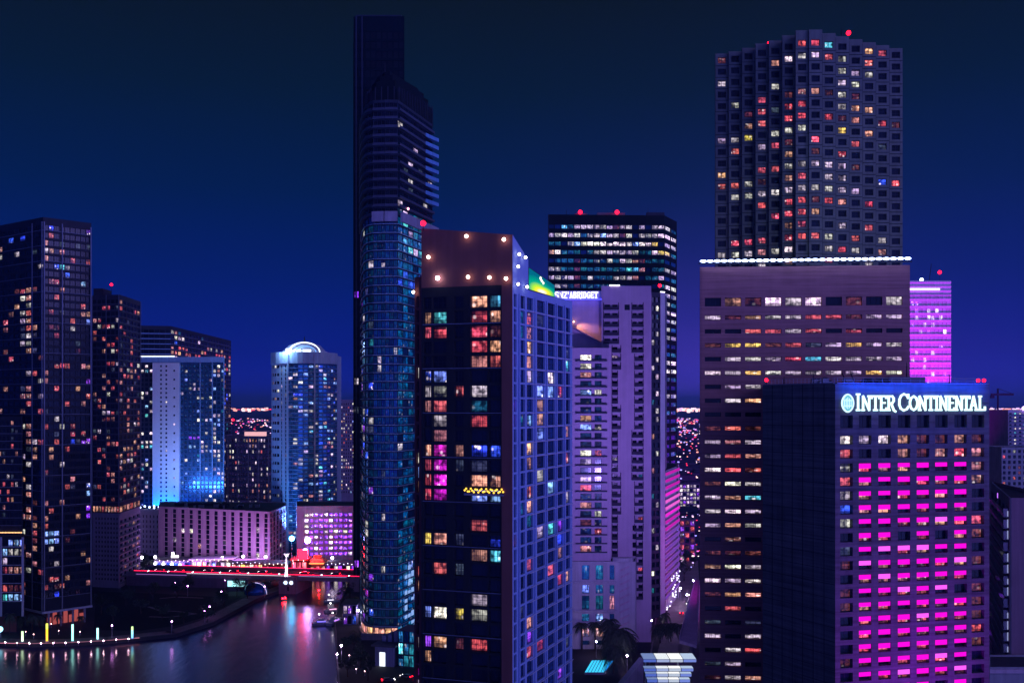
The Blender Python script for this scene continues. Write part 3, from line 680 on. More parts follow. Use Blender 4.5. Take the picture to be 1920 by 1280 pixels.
# ---- 7. nearest apartment tower -------------------------------------------------------------------------
def near_tower():
    GAIN[0] = .8
    dc = 200.0; A = P(790, 206); B = P(961, dc); Cc = P(1073, 233)
    M_ = P(990.5, 0) ; f = Face(A, B); g = Face(B, Cc); um = g.upx(990.5); mid = g.at(um)
    wf = wall_mat('near_black_cladding', (.016, .018, .02), .6, .25); wp = W_PLUM; wr = wall_mat('lavender_render', (.22, .31, .52), .8, .12, streak=.12)
    back = (Cc[0] - 14, 240.0); bl = (A[0] + 3, 232.0); pts = [A, B, Cc, back, bl]
    b = Bld('apartment_tower', 'nearest dark apartment tower with globe lamps on its blank plum crown', 'apartment tower', (P(930, 215)[0], 215, GZ), vis=[(780, 400, 1080, 1290)])
    zl = [Z(541, g.d(um)), ]; zt = Z(543, 209)
    mass(b, pts, GZ, zt - .7, wall=wf)
    ring_wall(b, pts, {0, 1}, GZ, zt, wr)
    # crown: upper block with sloping top
    q = [A, B, mid, (mid[0] - 14, mid[1] + 7)]
    zc = [Z(428, 206), Z(440, 200), Z(487, g.d(um)), Z(470, 214)]
    crown = MB(); crown.prism([f.at(0), f.at(f.L - .003), f.at(f.L - .003, -.6), f.at(0, -.6)], zt + .01, [zc[0], zc[1], zc[1], zc[0]], wp)
    crown.prism([g.at(.004), g.at(um), g.at(um, -.6), g.at(.004, -.6)], zt + .01, [zc[1] - .01, zc[2], zc[2], zc[1] - .01], wr)
    crown.prism([f.at(.1, -.61), f.at(f.L - 1, -.61), g.at(um - .2, -.8), (mid[0] - 13, mid[1] + 6)], zt - .5, [zc[0] - .6, zc[1] - .6, zc[2] - .5, zc[2]], W_ROOF)
    crown.build('crown', b.root)
    # front face
    pit = 27.9 / F * 203; n = 31
    rows = [(Z(566 + 11.2, 203) - pit * i, Z(566 - 11.2, 203) - pit * i) for i in range(n)]
    cols = [(f.upx(794.5), f.upx(808)), (f.upx(811), f.upx(837)), (f.upx(852), f.upx(869)), (f.upx(882), f.upx(913)), (f.upx(917), f.upx(938))]
    L = ['...Oc', 'oc.RO', 'rR.Rd', '...RO', '...Or', 'bB...', 'wwrw.', 'or.t.', '.w.R.', '.o...', 'Omobb', 'rmgg.', 'Rm.OO', 'Rm.BB', '.....', '...r.', 'yOg.b', '...oc', '.rg..', '.....', '...w.', 'BWyw.', '.....', 'vOdR.', 'O....', '.....']
    facade(b, f, cols, rows, lambda i, j: (L[i][j] if i < len(L) else '.'), wf, GZ, zt, t=.7, mv=2, mh=1, fw=.1)
    for i in range(1, n, 3): b.part('slab_edge@').fbox(f, .3, f.upx(940), .004, .1, rows[i][0] - .2, rows[i][0] - .08, W_LEDGE_D)
    b.part('pilaster@').fbox(f, f.upx(941.5), f.L - .002, .004, .35, GZ, zt, wp)
    # balcony garland of fairy lights on one floor
    gm = emi('fairy_lights', (1.0, .55, .06), 2.2)
    gl = MB(); u0, u1 = f.upx(873), f.upx(945); z0 = Z(919, 202)
    for k in range(26): 
        c = f.at(u0 + (u1 - u0) * k / 25, .5 + .05 * (k % 2)); gl.ball((c[0], c[1], z0 + .35 * math.sin(k * 1.9)), .2, gm, 6, 4)
    gl.build('fairy_lights', b.root)
    bp2 = MB(); bp2.fbox(f, u0 - .2, u1 + .1, .38, .46, z0 - .6, z0 - .1, FR_D); bp2.fbox(f, u0 - .2, u1 + .1, .13, .46, z0 - 1.0, z0 - .61, W_LEDGE_D); bp2.build('balcony', b.root)
    # side face
    cg = [(g.upx(x0), g.upx(x1)) for x0, x1 in ((963.5, 968.5), (975, 984.5), (988, 1000), (1006.5, 1022), (1026.5, 1041), (1044.5, 1056.5), (1059.5, 1069))]
    rnd = random.Random(21)
    LR = {1: '..r', 2: '..o', 3: '..O', 4: '..O...c', 5: '..w.W', 6: '...BBR', 7: '.....', 8: '..B', 9: '...B', 10: '..O', 11: '..o', 13: '..r.B', 14: '..O...w', 16: '....cv', 17: '.....b', 18: '..r..o', 20: '.....RO', 22: '..O', 23: '..v', 24: '...R'}
    def code(i, j):
        s = LR.get(i, ''); ch = s[j] if j < len(s) else '.'
        return ch if ch != '.' else pick(.09, 'gwvrto')
    pitg = 27.9 / F * 203
    facade(b, g, cg, [(rows[i][0] + .05, rows[i][1] + .2) for i in range(n)], code, wr, GZ, zt, t=.55, mv=0, mh=1, pane=PANE_N, fw=.12)
    for px in (972.5, 1003, 1024, 1042.5, 1058):
        u = g.upx(px); w = .75 if px == 1003 else .45; b.part('pilaster@').fbox(g, u - w * .6, u + w * .6, .004, .3, GZ, zt - 1.5, wr)
    for i in range(0, n, 1):
        b.part('floor_line@').fbox(g, um, g.L - .05, .305, .4, rows[i][0] - .3, rows[i][0] - .18, W_LEDGE)
    # narrow set-back strip at the far left with its own bays
    sA, sB = P(777, 214), P(790.5, 212); sp = [sA, sB, (sB[0] + 2, 228), (sA[0] + 2, 228)]; hz = Z(519, 213)
    mass(b, sp, GZ, hz - .4, wall=wp); ring_wall(b, sp, {0}, GZ, hz, wp); h = Face(sA, sB)
    facade(b, h, [(h.L * .25, h.L * .62)], [(Z(566 + 11, 213) - pit * i, Z(566 - 11, 213) - pit * i) for i in range(n)], lambda i, j: '.....w.....WBo.....ro...w.mw........'[i], wp, GZ, hz, t=.5, mv=1)
    # globe lamps
    br = MB()
    def wl(px, py, ff, mat, r=.3):
        u = ff.upx(px); c = ff.at(u, .75); z = Z(py, ff.d(u)); lamp_ball(b, (c[0], c[1], z), r, mat)
        br.tube([(*ff.at(u, .003), z), (*ff.at(u, .5), z)], .06, FR_D)
    for px, py in ((877, 444), (947, 450), (806, 483), (880, 520), (920, 521), (951, 523)): wl(px, py, f, emi('globe_pink', (1.0, .72, .66), 11.0), .36)
    wl(823, 522, f, emi('globe_violet', (.86, .78, 1.0), 26.0), .42)
    for px, py in ((967, 477), (979, 483), (965, 500), (965, 533), (982, 538)): wl(px, py, g, emi('globe_white', (.95, .85, 1.0), 8.0), .3)
    wl(780.5, 548, h, emi('globe_pink', (1.0, .72, .66), 11.0), .32)
    br.build('lamp_bracket', b.root)
    masts(b, ((1010, 226, zt - .6, 2.4), (1050, 232, zt - .6, 3)))
    x, y = f.at(.5, .2); beacon(b, x, y, zc[0] - .5, .55, .9)
    b.finish()
    # lit billboard on the lower roof
    u0, u1 = g.upx(990.5) + .1, g.upx(1039); s = thing('lit_billboard', 'green lit billboard with a yellow burst on the lower roof of the nearest tower', 'billboard', (*g.at((u0 + u1) / 2, -.3), zt))
    m, nt, out = new_mat('billboard_screen'); Lk = nt.links
    uv = N(nt, 'ShaderNodeUVMap', uv_map='UVMap'); e = N(nt, 'ShaderNodeEmission'); Lk.new(e.outputs[0], out.inputs[0])
    dv = N(nt, 'ShaderNodeVectorMath', operation='DISTANCE'); Lk.new(uv.outputs[0], dv.inputs[0]); dv.inputs[1].default_value = (.50, .12, 0)
    cr = N(nt, 'ShaderNodeValToRGB'); Lk.new(dv.outputs['Value'], cr.inputs[0]); el = cr.color_ramp.elements
    el[0].position = 0.06; el[0].color = (1.0, .98, .85, 1); el[1].position = .78; el[1].color = (.0, .12, .20, 1)
    for p, c in ((.22, (1.0, .75, .03, 1)), (.36, (.35, .75, .05, 1)), (.5, (.0, .36, .22, 1))):
        q_ = el.new(p); q_.color = c
    Lk.new(cr.outputs[0], e.inputs[0]); e.inputs[1].default_value = 1.25
    zb0 = Z(542, g.d(u0)); zt0 = Z(502, g.d(u0)); zb1 = Z(567, g.d(u1)); zt1 = Z(535, g.d(u1)); zb1 = zb0 + (zb1 - zb0) * 1.0
    mb = MB(); mb.face([(*g.at(u0, .1), zb0), (*g.at(u1, .1), zb0 - .1), (*g.at(u1, .1), zt1), (*g.at(u0, .1), zt0)], m, [(0, 0), (1, 0), (1, 1), (0, 1)], (1, 1, 1, 1)); mb.build('screen', s)
    mb = MB(); mb.hexa([(*g.at(u0 - .1, .08), zb0 - .2), (*g.at(u1 + .1, .08), zb0 - .2), (*g.at(u1 + .1, -.4), zb0 - .2), (*g.at(u0 - .1, -.4), zb0 - .2), (*g.at(u0 - .1, .08), zt0 + .15), (*g.at(u1 + .1, .08), zt1 + .15), (*g.at(u1 + .1, -.4), zt1 + .15), (*g.at(u0 - .1, -.4), zt0 + .15)], FR_D); mb.build('casing', s)
    mb = MB(); w_ = emi('billboard_white', (1, .95, .8), 1.6); uu = u0 + (u1 - u0) * .42
    for du, dz, r in ((0, .25, .35), (.8, -.25, .32), (1.7, -.6, .3), (.35, -.05, .22)): mb.ball((*g.at(uu + du, .12), zb0 + (zt0 - zb0) * .62 + dz), r, w_, 8, 5)
    mb.build('burst_emblem', s)
near_tower()
GAIN[0] = 1.0

# ---- 8. tall dark curved tower --------------------------------------------------------------------------
def curved_tower():
    pr = [(677, 478), (677.5, 462), (679.5, 450), (683.5, 440), (690, 434), (700, 431), (722, 430), (746, 430)]
    pts = [P(*q) for q in pr]; E = P(811, 468); pts2 = pts + [E, (E[0] - 6, 496), (pts[0][0] - 4, 500)]
    zt = Z(200, 440)
    b = Bld('curved_tower', 'tallest dark tower with rounded edge and thin pale floor lines', 'skyscraper', (P(735, 455)[0], 460, GZ), vis=[(660, 110, 790, 1215)])
    mass(b, pts2, GZ, zt - .4, t=.4); pit = 16.35 / F * 431; nfl = 61; z_top = zt - 1.0
    dark = wall_mat('dark_spandrel', (.03, .04, .055), .5, .3)
    rnd = random.Random(4)
    rows = [(z_top - pit * i - pit * .86, z_top - pit * i - .2) for i in range(nfl)]
    def prob(i): return .02 if i < 14 else .06
    for k in range(len(pts2) - 1):
        f = Face(pts2[k], pts2[k + 1])
        if k in (8, 9): continue
        right = k == 7; nc = 7 if right else (3 if k in (5, 6) else 1)
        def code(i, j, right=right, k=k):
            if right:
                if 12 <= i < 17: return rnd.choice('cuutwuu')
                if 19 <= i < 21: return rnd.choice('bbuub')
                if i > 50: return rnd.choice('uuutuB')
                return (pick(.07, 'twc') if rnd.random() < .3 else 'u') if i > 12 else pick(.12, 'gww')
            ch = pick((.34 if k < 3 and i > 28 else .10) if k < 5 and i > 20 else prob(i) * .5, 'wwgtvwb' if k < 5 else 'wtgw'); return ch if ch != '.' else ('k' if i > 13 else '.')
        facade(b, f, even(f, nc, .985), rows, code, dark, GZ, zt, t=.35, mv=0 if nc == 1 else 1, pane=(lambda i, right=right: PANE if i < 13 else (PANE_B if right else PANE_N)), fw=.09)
        for i in range(nfl):
            up = i < 13
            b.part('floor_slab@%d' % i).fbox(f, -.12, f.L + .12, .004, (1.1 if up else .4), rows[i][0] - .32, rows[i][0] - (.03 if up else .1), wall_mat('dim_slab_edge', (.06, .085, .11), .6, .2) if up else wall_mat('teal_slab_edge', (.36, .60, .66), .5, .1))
            if up:
                b.part('railing@%d' % i).fbox(f, 0, f.L, 1.0, 1.08, rows[i][0] - .02, rows[i][0] + .75, wall_mat('rail_glass', (.06, .07, .1), .3, .1))
    for k in (8, 9): b.part('wall').fbox(Face(pts2[k], pts2[k + 1]), .004, Face(pts2[k], pts2[k + 1]).L - .004, -.4, 0, GZ, zt, dark)
    # corner balconies jutting right at the top
    f = Face(pts2[7], pts2[8]); bp = MB()
    tri = wall_mat('blue_soffit', (.12, .3, .5), .5, .2)
    for i in range(1, 10):
        z = rows[i][0]; p0, p1, p2 = f.at(f.L * .72, 1.1), f.at(f.L + .2, 3.0), f.at(f.L + .2, .3)
        mb = MB(); mb.prism([p0, p1, p2], z - .5, z + 1.1, tri, True); mb.build('balcony', b.root)
    # bulging ring level
    zr = Z(409, 432); rg = MB()
    for k in range(5, 8):
        g = Face(pts2[k], pts2[k + 1]); rg.fbox(g, 0, g.L + (2.5 if k == 7 else 0), 1.2, 2.2, zr - 2, zr + 2.2, W_GREY)
    rg.build('ring_level', b.root)
    # crown
    cr = [P(x, y) for x, y in ((684, 462), (688, 450), (698, 443), (745, 441), (812, 472))]; crp = cr + [(E[0] - 3, 490), (cr[0][0] + 3, 494)]
    mb = MB(); mb.prism(crp, zt - .3, Z(178, 450), W_BLACK); mb.prism(inset(crp, 2.2), Z(178, 450) - .2, Z(160, 450), W_BLACK); mb.prism(inset(crp, 4.2), Z(160, 450) - .2, Z(147, 450), W_BLACK)
    mb.prism(inset(crp, 6.6), Z(147, 450) - .2, Z(137, 450), W_BLACK); mb.prism(inset(crp, 9.5), Z(137, 450) - .2, Z(131, 450), W_BLACK)
    for k in range(4):
        g = Face(cr[k], cr[k + 1]); ns = max(1, int(g.L / 2.4))
        for j in range(ns): mb.fbox(g, g.L * (j + .45) / ns, g.L * (j + .55) / ns, .02, .35, zt, Z(180, 455), W_DARK)
    mb.build('crown', b.root)
    x, y = P(722, 460); mb = MB(); mb.tube([(x, y, Z(135, 450)), (x, y, Z(112, 455))], [.5, .15], FR_D); mb.build('mast', b.root)
    x, y = f.at(f.L * .2, 1.3); lamp_ball(b, (x, y, Z(388, 433)), .5, emi('pink_lamp', (1, .3, .5), 8))
    # lobby
    warm = pane_mat('lobby_glass', (.3, .12, .08), 0, .3, gain=1.0); zl0 = 2.6; zl1 = 6.0
    mb = MB()
    for k in range(2, 7):
        g = Face(pts2[k], pts2[k + 1]); nb = 2 if g.L > 3 else 1
        
        for j in range(nb):
            ua, ub = g.L * j / nb + .2, g.L * (j + 1) / nb - .2; mb.fbox(g, ua, ub, .02, .42, zl0, zl1, W_SLATE)
            mb.face([(*g.at(ua, .43), zl0), (*g.at(ub, .43), zl0), (*g.at(ub, .43), zl1), (*g.at(ua, .43), zl1)], warm, [(0, 0), (1, 0), (1, 1), (0, 1)], tint('O'))
    mb.build('lobby_window', b.root)
    mb = MB()
    for k in range(2, 7):
        g = Face(pts2[k], pts2[k + 1]); mb.fbox(g, 0, g.L, .05, 1.6, zl0 - .9, zl0 - .1, W_GREY); mb.fbox(g, 0, g.L, .05, 1.0, zl1 + .1, zl1 + .5, W_GREY)
    mb.build('canopy', b.root)
    # lit patchwork near the foot of the blue side
    pm = emi('lattice_light', (.3, .5, 1.0), .9); mb = MB(); f = Face(pts2[7], pts2[8])
    for i in range(8):
        for j in range(3):
            if rnd.random() < .75:
                u = f.L * (.16 + .09 * j); z = Z(1070 + 15 * i, 436); mb.fbox(f, u, u + f.L * .07, .42, .5, z, z + rnd.uniform(1, 2.4), pm)
    mb.build('lattice_light', b.root)
    b.finish()
    # slim shaft tower behind
    A, B = P(663, 545), P(758, 545); zt2 = Z(31, 545); pts = [A, B, *bk(A, B, 585)]
    t = Bld('slim_dark_tower', 'unlit dark tower rising behind the curved tower, taller than everything', 'skyscraper', (P(710, 545)[0], 565, GZ), vis=[(655, 20, 690, 1100)])
    wl = wall_mat('unlit_curtain_wall', (.005, .012, .014), .7, .3, spec=.02)
    mass(t, pts, GZ, zt2 - .5, wall=wl); ring_wall(t, pts, {0}, GZ, zt2, wl); f = Face(A, B)
    facade(t, f, even(f, 9, .8), [(Z(60 + 18 * i + 13, 545), Z(60 + 18 * i, 545)) for i in range(56)], lambda i, j: pick(.0 if i < 24 else .12, 'wgv'), wl, GZ, zt2, t=.4, mv=0, frame=wl, pane=pane_mat('unlit_glass', (.003, .006, .009), 0, .5))
    for u in (f.upx(668), f.upx(679)): t.part('fin@').fbox(f, u - .3, u + .3, .004, .5, GZ, zt2, wall_mat('dull_fin', (.03, .04, .06), .5, .2))
    mb = MB(); mb.fbox(f, f.L * .05, f.L * .95, -1, .6, zt2 + .01, zt2 + .5, wall_mat('dull_fin', (.03, .04, .06), .5, .2)); mb.build('roof_edge', t.root)
    t.finish()
curved_tower()

# ---- 9. narrow dark tower and striped car park right of the lilac tower --------------------------------
def narrow_pair():
    A, B = P(1217, 470), P(1246, 474); pts = [A, B, P(1250, 500), (A[0], 500)]; zt = Z(548, 472)
    b = Bld('narrow_tower', 'narrow dark apartment slab squeezed against the right flank of the lilac tower', 'apartment tower', (P(1232, 480)[0], 485, GZ), vis=[(1215, 540, 1250, 1180)])
    mass(b, pts, GZ, zt - .5); ring_wall(b, pts, {0}, GZ, zt, W_SLATE); f = Face(A, B)
    rows = [(Z(562 + 16 * i + 5, 472), Z(562 + 16 * i - 5, 472)) for i in range(38)]
    facade(b, f, [(f.upx(1222), f.upx(1228)), (f.upx(1230), f.upx(1236))], rows, lambda i, j: pick(.34, 'wwotrgW'), W_DARK, GZ, zt, t=.6, mv=0)
    b.part('pilaster@').fbox(f, f.upx(1237.5), f.L, .004, .4, GZ, zt, W_PALE)
    mb = MB(); mb.fbox(f, f.upx(1238), f.L, .01, .3, zt + .1, zt + .5, emi('parapet_tube', (.9, .85, 1), 4)); mb.build('parapet_light', b.root)
    x, y = P(1237, 478); beacon(b, x, y, zt, .8, 3)
    b.finish()
    A, B, Cc = P(1224, 474), P(1246.5, 478), P(1273, 520); pts = [A, B, Cc, (Cc[0] - 3, 535), (A[0], 535)]; z2 = Z(880, 478)
    c = Bld('striped_car_park', 'multi storey car park with slanting bands of magenta light', 'car park', (P(1248, 490)[0], 500, GZ), vis=[(1220, 860, 1280, 1150)])
    mass(c, pts, GZ, z2 - .5, wall=W_PALE); ring_wall(c, pts, {1}, GZ, z2, W_PALE); g = Face(B, Cc)
    pit = 12.9 / F * 478
    for i in range(20):
        z = z2 - 1.4 - pit * i
        if z < 8: break
        c.part('spandrel@').fbox(g, 0, g.L, .004, .3, z - 1.9, z, W_PALE)
        col = (1.0, .02, .75) if i < 9 else (.4, .12, 1.0)
        k = .9 if i in (3, 4, 5, 6) else .55
        if i >= 9: k = .4
        mb = MB(); mb.fbox(g, .3, g.L - .3, .31, .5, z - 1.5, z - .25, emi('stripe_%d' % i, (col[0], col[1] + (.12 if i in (4, 5) else 0), col[2]), k)); mb.build('light_band', c.root)
    mb = MB(); rnd = random.Random(2); bm = emi('car_park_lamp', (.85, .8, 1), 3)
    for i in range(26):
        cc = g.at(rnd.uniform(.5, g.L - .5), .7); mb.ball((*cc, rnd.uniform(Z(1135, 490), Z(1085, 490))), .35, bm, 6, 4)
    mb.build('lamp_cluster', c.root)
    # glowing magenta from inside the open decks
    c.finish()
narrow_pair()

# ---- 10. far right: balcony block, condominiums, crane --------------------------------------------------
def right_edge():
    A = P(1858, 362); B = P(1893, 300); Cc = P(1990, 300); pts = [A, B, Cc, (Cc[0] + 10, 362)]
    zt = Z(933, 300); b = Bld('balcony_block', 'plum walled block at the edge with slanting pale balcony slabs', 'apartment block', (P(1930, 320)[0], 330, GZ), vis=[(1850, 890, 1925, 1290)])
    wl = wall_mat('mauve_render', (.24, .15, .19), .85, .12)
    mass(b, pts, GZ, zt - .9, t=.5, wall=wl); ring_wall(b, pts, {0}, GZ, zt, wl); f = Face(A, B)
    pit = 21.2 / F * 300; rows = [(zt - 3.2 - pit * i - 2.2, zt - 3.2 - pit * i) for i in range(22)]
    facade(b, f, even(f, 5, .6), rows, lambda i, j: pick(.1, 'gwv'), W_SLATE, GZ, zt, t=.5, mv=1)
    for i in range(15):
        z = rows[i][0]; mb = MB(); mb.fbox(f, f.L * .02, f.L - .6, .004, 1.6, z - .3, z - .08, W_LEDGE); mb.fbox(f, f.L * .02, f.L - .6, 1.5, 1.594, z - .07, z + .75, wall_mat('rail_glass', (.06, .07, .1), .3, .1))
        mb.fbox(f, f.L - .95, f.L - .61, .4, 1.596, z - .06, z + 2.2, W_LEDGE); mb.build('balcony', b.root)
        if i % 5 != 3: mb = MB(); mb.fbox(f, f.L - .55, f.L - .4, .35, .5, z - .05, z + (2.4 if i % 3 else 1.5), emi('corner_tube', (.5, .55, 1), .9)); mb.build('light_tube', b.root)
    u = f.L * .42; c = f.at(u, .3); mb = MB(); mb.fbox(f, u - .5, u + .5, .02, .2, zt - 3.3, zt - 1.7, emi('violet_sign', (.5, .15, 1), 1.6)); mb.build('light_panel', b.root)
    b.finish()
    q = [P(1853, 285), P(1990, 285), P(1990, 299.3), P(1853, 299.3)]; z3 = Z(1250, 285)
    lo = Bld('podium', 'low roof terrace in front of the plum walled block', 'podium', (P(1900, 290)[0], 292, GZ))
    mass(lo, q, GZ, z3 - .5, wall=W_GREY); ring_wall(lo, q, set(), GZ, z3, W_GREY)
    mb = MB(); h = Face(q[0], q[1]); mb.fbox(h, .2, h.L, .02, .5, z3 - 1.6, z3 - .5, W_PINK); mb.build('cornice', lo.root); lo.finish()
    # condominiums
    spec = [('pale condominium with white balcony lights just right of the hotel sign', 1846, 1889, 776, 760, 6), ('lilac condominium at the right border with a violet rooftop lamp', 1890, 1945, 768, 720, 6)]
    for lab, x0, x1, yt, d, nc in spec:
        A, B = P(x0, d), P(x1, d); pts = [A, B, (B[0] + 4, d + 30), (A[0], d + 30)]; zt = Z(yt, d)
        k = Bld('condominium', lab, 'apartment block', (P((x0 + x1) / 2, d)[0], d + 12, GZ), group='condominiums right of the hotel')
        mass(k, pts, GZ, zt - .5, wall=W_GREY); ring_wall(k, pts, {0}, GZ, zt, W_GREY); f = Face(A, B)
        facade(k, f, even(f, nc, .5), [(Z(yt + 8 + 7 * i + 2.4, d), Z(yt + 8 + 7 * i - 2.4, d)) for i in range(26)], lambda i, j: (pick(.75, 'WWcwBow') if j % 2 else pick(.2, 'wr')), W_PINK, GZ, zt, t=.8, mv=0, balc=(1.4, .8, W_LEDGE_D, [(f.L * .02, f.L * .98)]))
        x, y = P((x0 + x1) / 2 + 2, d - .5); lamp_ball(k, (x, y, zt + 1.2), 1.1, VIO_LAMP)
        k.finish()
    A, B = P(1878, 560), P(1945, 560); pts = [A, B, (B[0], 580), (A[0], 580)]; zt = Z(838, 560)
    k = Bld('mid_rise', 'low mauve block with dim windows below the condominiums', 'apartment block', (P(1900, 565)[0], 568, GZ))
    mass(k, pts, GZ, zt - .5, wall=W_SLATE); ring_wall(k, pts, {0}, GZ, zt, W_GREY); f = Face(A, B)
    facade(k, f, even(f, 7, .55), [(Z(846 + 10 * i + 3, 560), Z(846 + 10 * i - 3, 560)) for i in range(25)], lambda i, j: pick(.15, 'wrd'), W_GREY, GZ, zt, t=.5, mv=0); k.finish()
    x, y = P(1871, 1050); t = thing('tower_crane', 'small dark tower crane in front of the sky beside the hotel roof', 'crane', (x, y, GZ)); z = Z(739, y)
    mb = MB(); mb.tube([(x, y, GZ), (x, y, z + 6)], 1.0, FR_D, 4); mb.build('mast', t)
    mb = MB(); mb.box(x - 7, x + 16, y - .8, y + .8, z - 1.2, z + 1.0, FR_D); mb.tube([(x, y, z + 6), (x + 14, y, z + 1)], .3, FR_D, 4); mb.build('jib', t)
    mb = MB(); mb.box(x - 7.5, x - 4, y - 1.2, y + 1.2, z - 4, z - 1.21, FR_D); mb.build('counterweight', t)
right_edge()
# ---- 11. left bank ---------------------------------------------------------------------------------------
def left_bank():
    GAIN[0] = .8
    # main dark tower
    A, B, Cc = P(-6, 472), P(81, 449), P(171, 464); pts = [A, B, Cc, P(170, 494), (A[0] - 6, 498)]; zt = Z(407, 449)
    b = Bld('riverside_tower', 'tall dark apartment tower at the left on the riverbank with scattered pink windows', 'apartment tower', (P(80, 470)[0], 472, GZ), vis=[(0, 400, 175, 1190)])
    wl = wall_mat('navy_curtain_wall', (.018, .02, .03), .5, .25); z0 = 9.0
    mass(b, pts, z0, zt - .6, wall=wl); ring_wall(b, pts, {0, 1}, z0, zt, wl)
    core = inset(pts, 3.0); b.part('wall').prism(core, GZ, z0, W_PLUM)
    f, g = Face(A, B), Face(B, Cc); pit = 14.3 / F * 452; rows = [(zt - 3.2 - pit * i - 2.3, zt - 3.2 - pit * i) for i in range(49)]
    rnd = random.Random(31)
    band = {}
    def cf(i, j):
        if i < 8: return 'b' if i == 1 and j in (2, 4) else pick(.08, 'gow')
        if j in (4, 5) and i < 46: return pick(.55, 'wowgrO')
        return pick(.33 if i > 30 else .2, 'wodrgor')
    def cg(i, j):
        if i in (2, 3): return pick(.35, 'ogw')
        if i in (5, 6): return 'c' if j == 3 and i == 5 else pick(.15, 'wb')
        if i == 18: return 'r' if j in (2, 3, 4) else ('o' if j > 6 else '.')
        if i in (40, 41): return 'B' if j < 3 else pick(.1, 'd')
        if i in (30, 31, 36): return pick(.45, 'oowr') if j < 4 else '.'
        if j in (7, 8): return pick(.22, 'owvrB')
        return pick(.2, 'wordrbgoorg')
    facade(b, f, even(f, 8, .92), rows, cf, wl, z0, zt, t=.35, mv=1, ledge=(.22, .3, W_LEDGE_D, 2), fw=.07)
    facade(b, g, even(g, 9, .92), rows, cg, wl, z0, zt, t=.35, mv=1, ledge=(.22, .3, W_LEDGE_D, 4), fw=.07)
    for ff, us in ((f, (f.upx(62), f.L - .3)), (g, (.3, g.upx(116), g.L - .3))):
        for u in us: b.part('fin@').fbox(ff, u - .25, u + .25, .31, .6, z0, zt - 2, W_LEDGE_D)
    mb = MB()
    for ff in (f, g): mb.fbox(ff, -.3, ff.L + .3, -1.5, .62, z0 - .9, z0 - .01, W_LEDGE)
    mb.build('soffit_edge', b.root)
    mb = MB(); cp = inset(pts, 3.0); h = Face(cp[1], cp[2]); wm = emi('lobby_red', (.7, .13, .12), .55)
    for k in range(7): mb.fbox(h, h.L * (k + .12) / 7, h.L * (k + .85) / 7, .02, .2, 2.2, 7.8 if k % 2 else 5.5, wm)
    mb.build('lobby_window', b.root)
    for k in range(4):
        p = g.at(g.L * (k + .5) / 4, -.8); mb = MB(); mb.tube([(*p, GZ), (*p, z0 - .9)], .5, W_GREY, 8); mb.build('column', b.root)
    b.finish()
    # low wing in front at the very left
    A, B = P(-80, 440), P(45.5, 440); pts = [A, B, P(45, 453), (A[0], 453)]; z1 = Z(1006, 440)
    w = Bld('podium_block', 'glazed podium block at the left border with pale frames and lit rows', 'podium', (P(0, 445)[0], 446, GZ), vis=[(0, 995, 50, 1150)])
    mass(w, pts, 9.0, z1 - .4, wall=wl); ring_wall(w, pts, {0}, 9, z1, wl); w.part('wall').prism(inset(pts, 3), GZ, 9, W_PLUM); f = Face(A, B)
    LL = {0: '.......B.B', 1: '......wBBw', 2: '.......ow.', 3: '......orro', 5: '......wrrd', 6: '......cBcB', 7: '......rrd.'}
    cols = even(f, 12, .84)
    facade(w, f, cols, [(z1 - 1.2 - 3.9 * i - 2.9, z1 - 1.2 - 3.9 * i) for i in range(7)], lambda i, j: (LL.get(i, '..........')[min(j, 9)] if j > 4 else pick(.3, 'wod')), wl, 9, z1, t=.4, mv=1, ledge=(.25, .35, W_LEDGE), fw=.1)
    for u in (f.upx(3), f.L - .4): w.part('fin@').fbox(f, u - .4, u + .4, .36, .8, 9, z1, W_LEDGE)
    w.finish()
    # terrace lights above the wing
    t = Bld('terrace_wing', 'mid height wing with a string of amber lights along its terrace edge', 'apartment block', (P(10, 468)[0], 470, GZ), vis=[(0, 780, 60, 1005)])
    A, B = P(-60, 455.5), P(42, 455.5); pts = [A, B, P(41.5, 461.5), (A[0], 466)]; z2 = Z(780, 455)
    mass(t, pts, z1, z2 - .4, wall=wl); ring_wall(t, pts, {0}, z1, z2, wl); f = Face(A, B)
    facade(t, f, even(f, 13, .7), [(z2 - 2 - 3.4 * i - 2.2, z2 - 2 - 3.4 * i) for i in range(15)], lambda i, j: pick(.28, 'worg'), wl, z1, z2, t=.4, mv=1, ledge=(.22, .3, W_LEDGE_D))
    mb = MB(); am = emi('amber_string', (1, .5, .2), 2.5)
    for k in range(22):
        c = f.at(f.L * (.45 + .55 * k / 21), 1.2); mb.ball((*c, Z(998, 454)), .28, am, 6, 4)
    mb.build('string_lights', t.root); t.finish()
    # tower beyond the frame's left border
    A, B = P(-70, 530), P(14, 530); pts = [A, B, *bk(A, B, 560)]; z3 = Z(447, 530)
    k = Bld('corner_tower', 'dark tower cut by the left border with a dense column of many coloured windows', 'apartment tower', (P(-20, 540)[0], 545, GZ), vis=[(0, 440, 18, 1000)])
    mass(k, pts, GZ, z3 - .5, wall=wl); ring_wall(k, pts, {0}, GZ, z3, wl); f = Face(A, B)
    facade(k, f, even(f, 11, .62), [(Z(470 + 11.5 * i + 3.6, 530), Z(470 + 11.5 * i - 3.6, 530)) for i in range(48)], lambda i, j: ('m' if i in (5, 6) and j == 9 else pick(.15 if i < 12 else .7, 'wwoycOvW')) if j > 8 else pick(.1, 'wo'), wl, GZ, z3, t=.4, mv=0); k.finish()
    # second tower
    A, B, Cc = P(173, 552), P(224, 548), P(263, 585); pts = [A, B, Cc, P(262, 605), P(180, 605)]; zt = Z(553, 550)
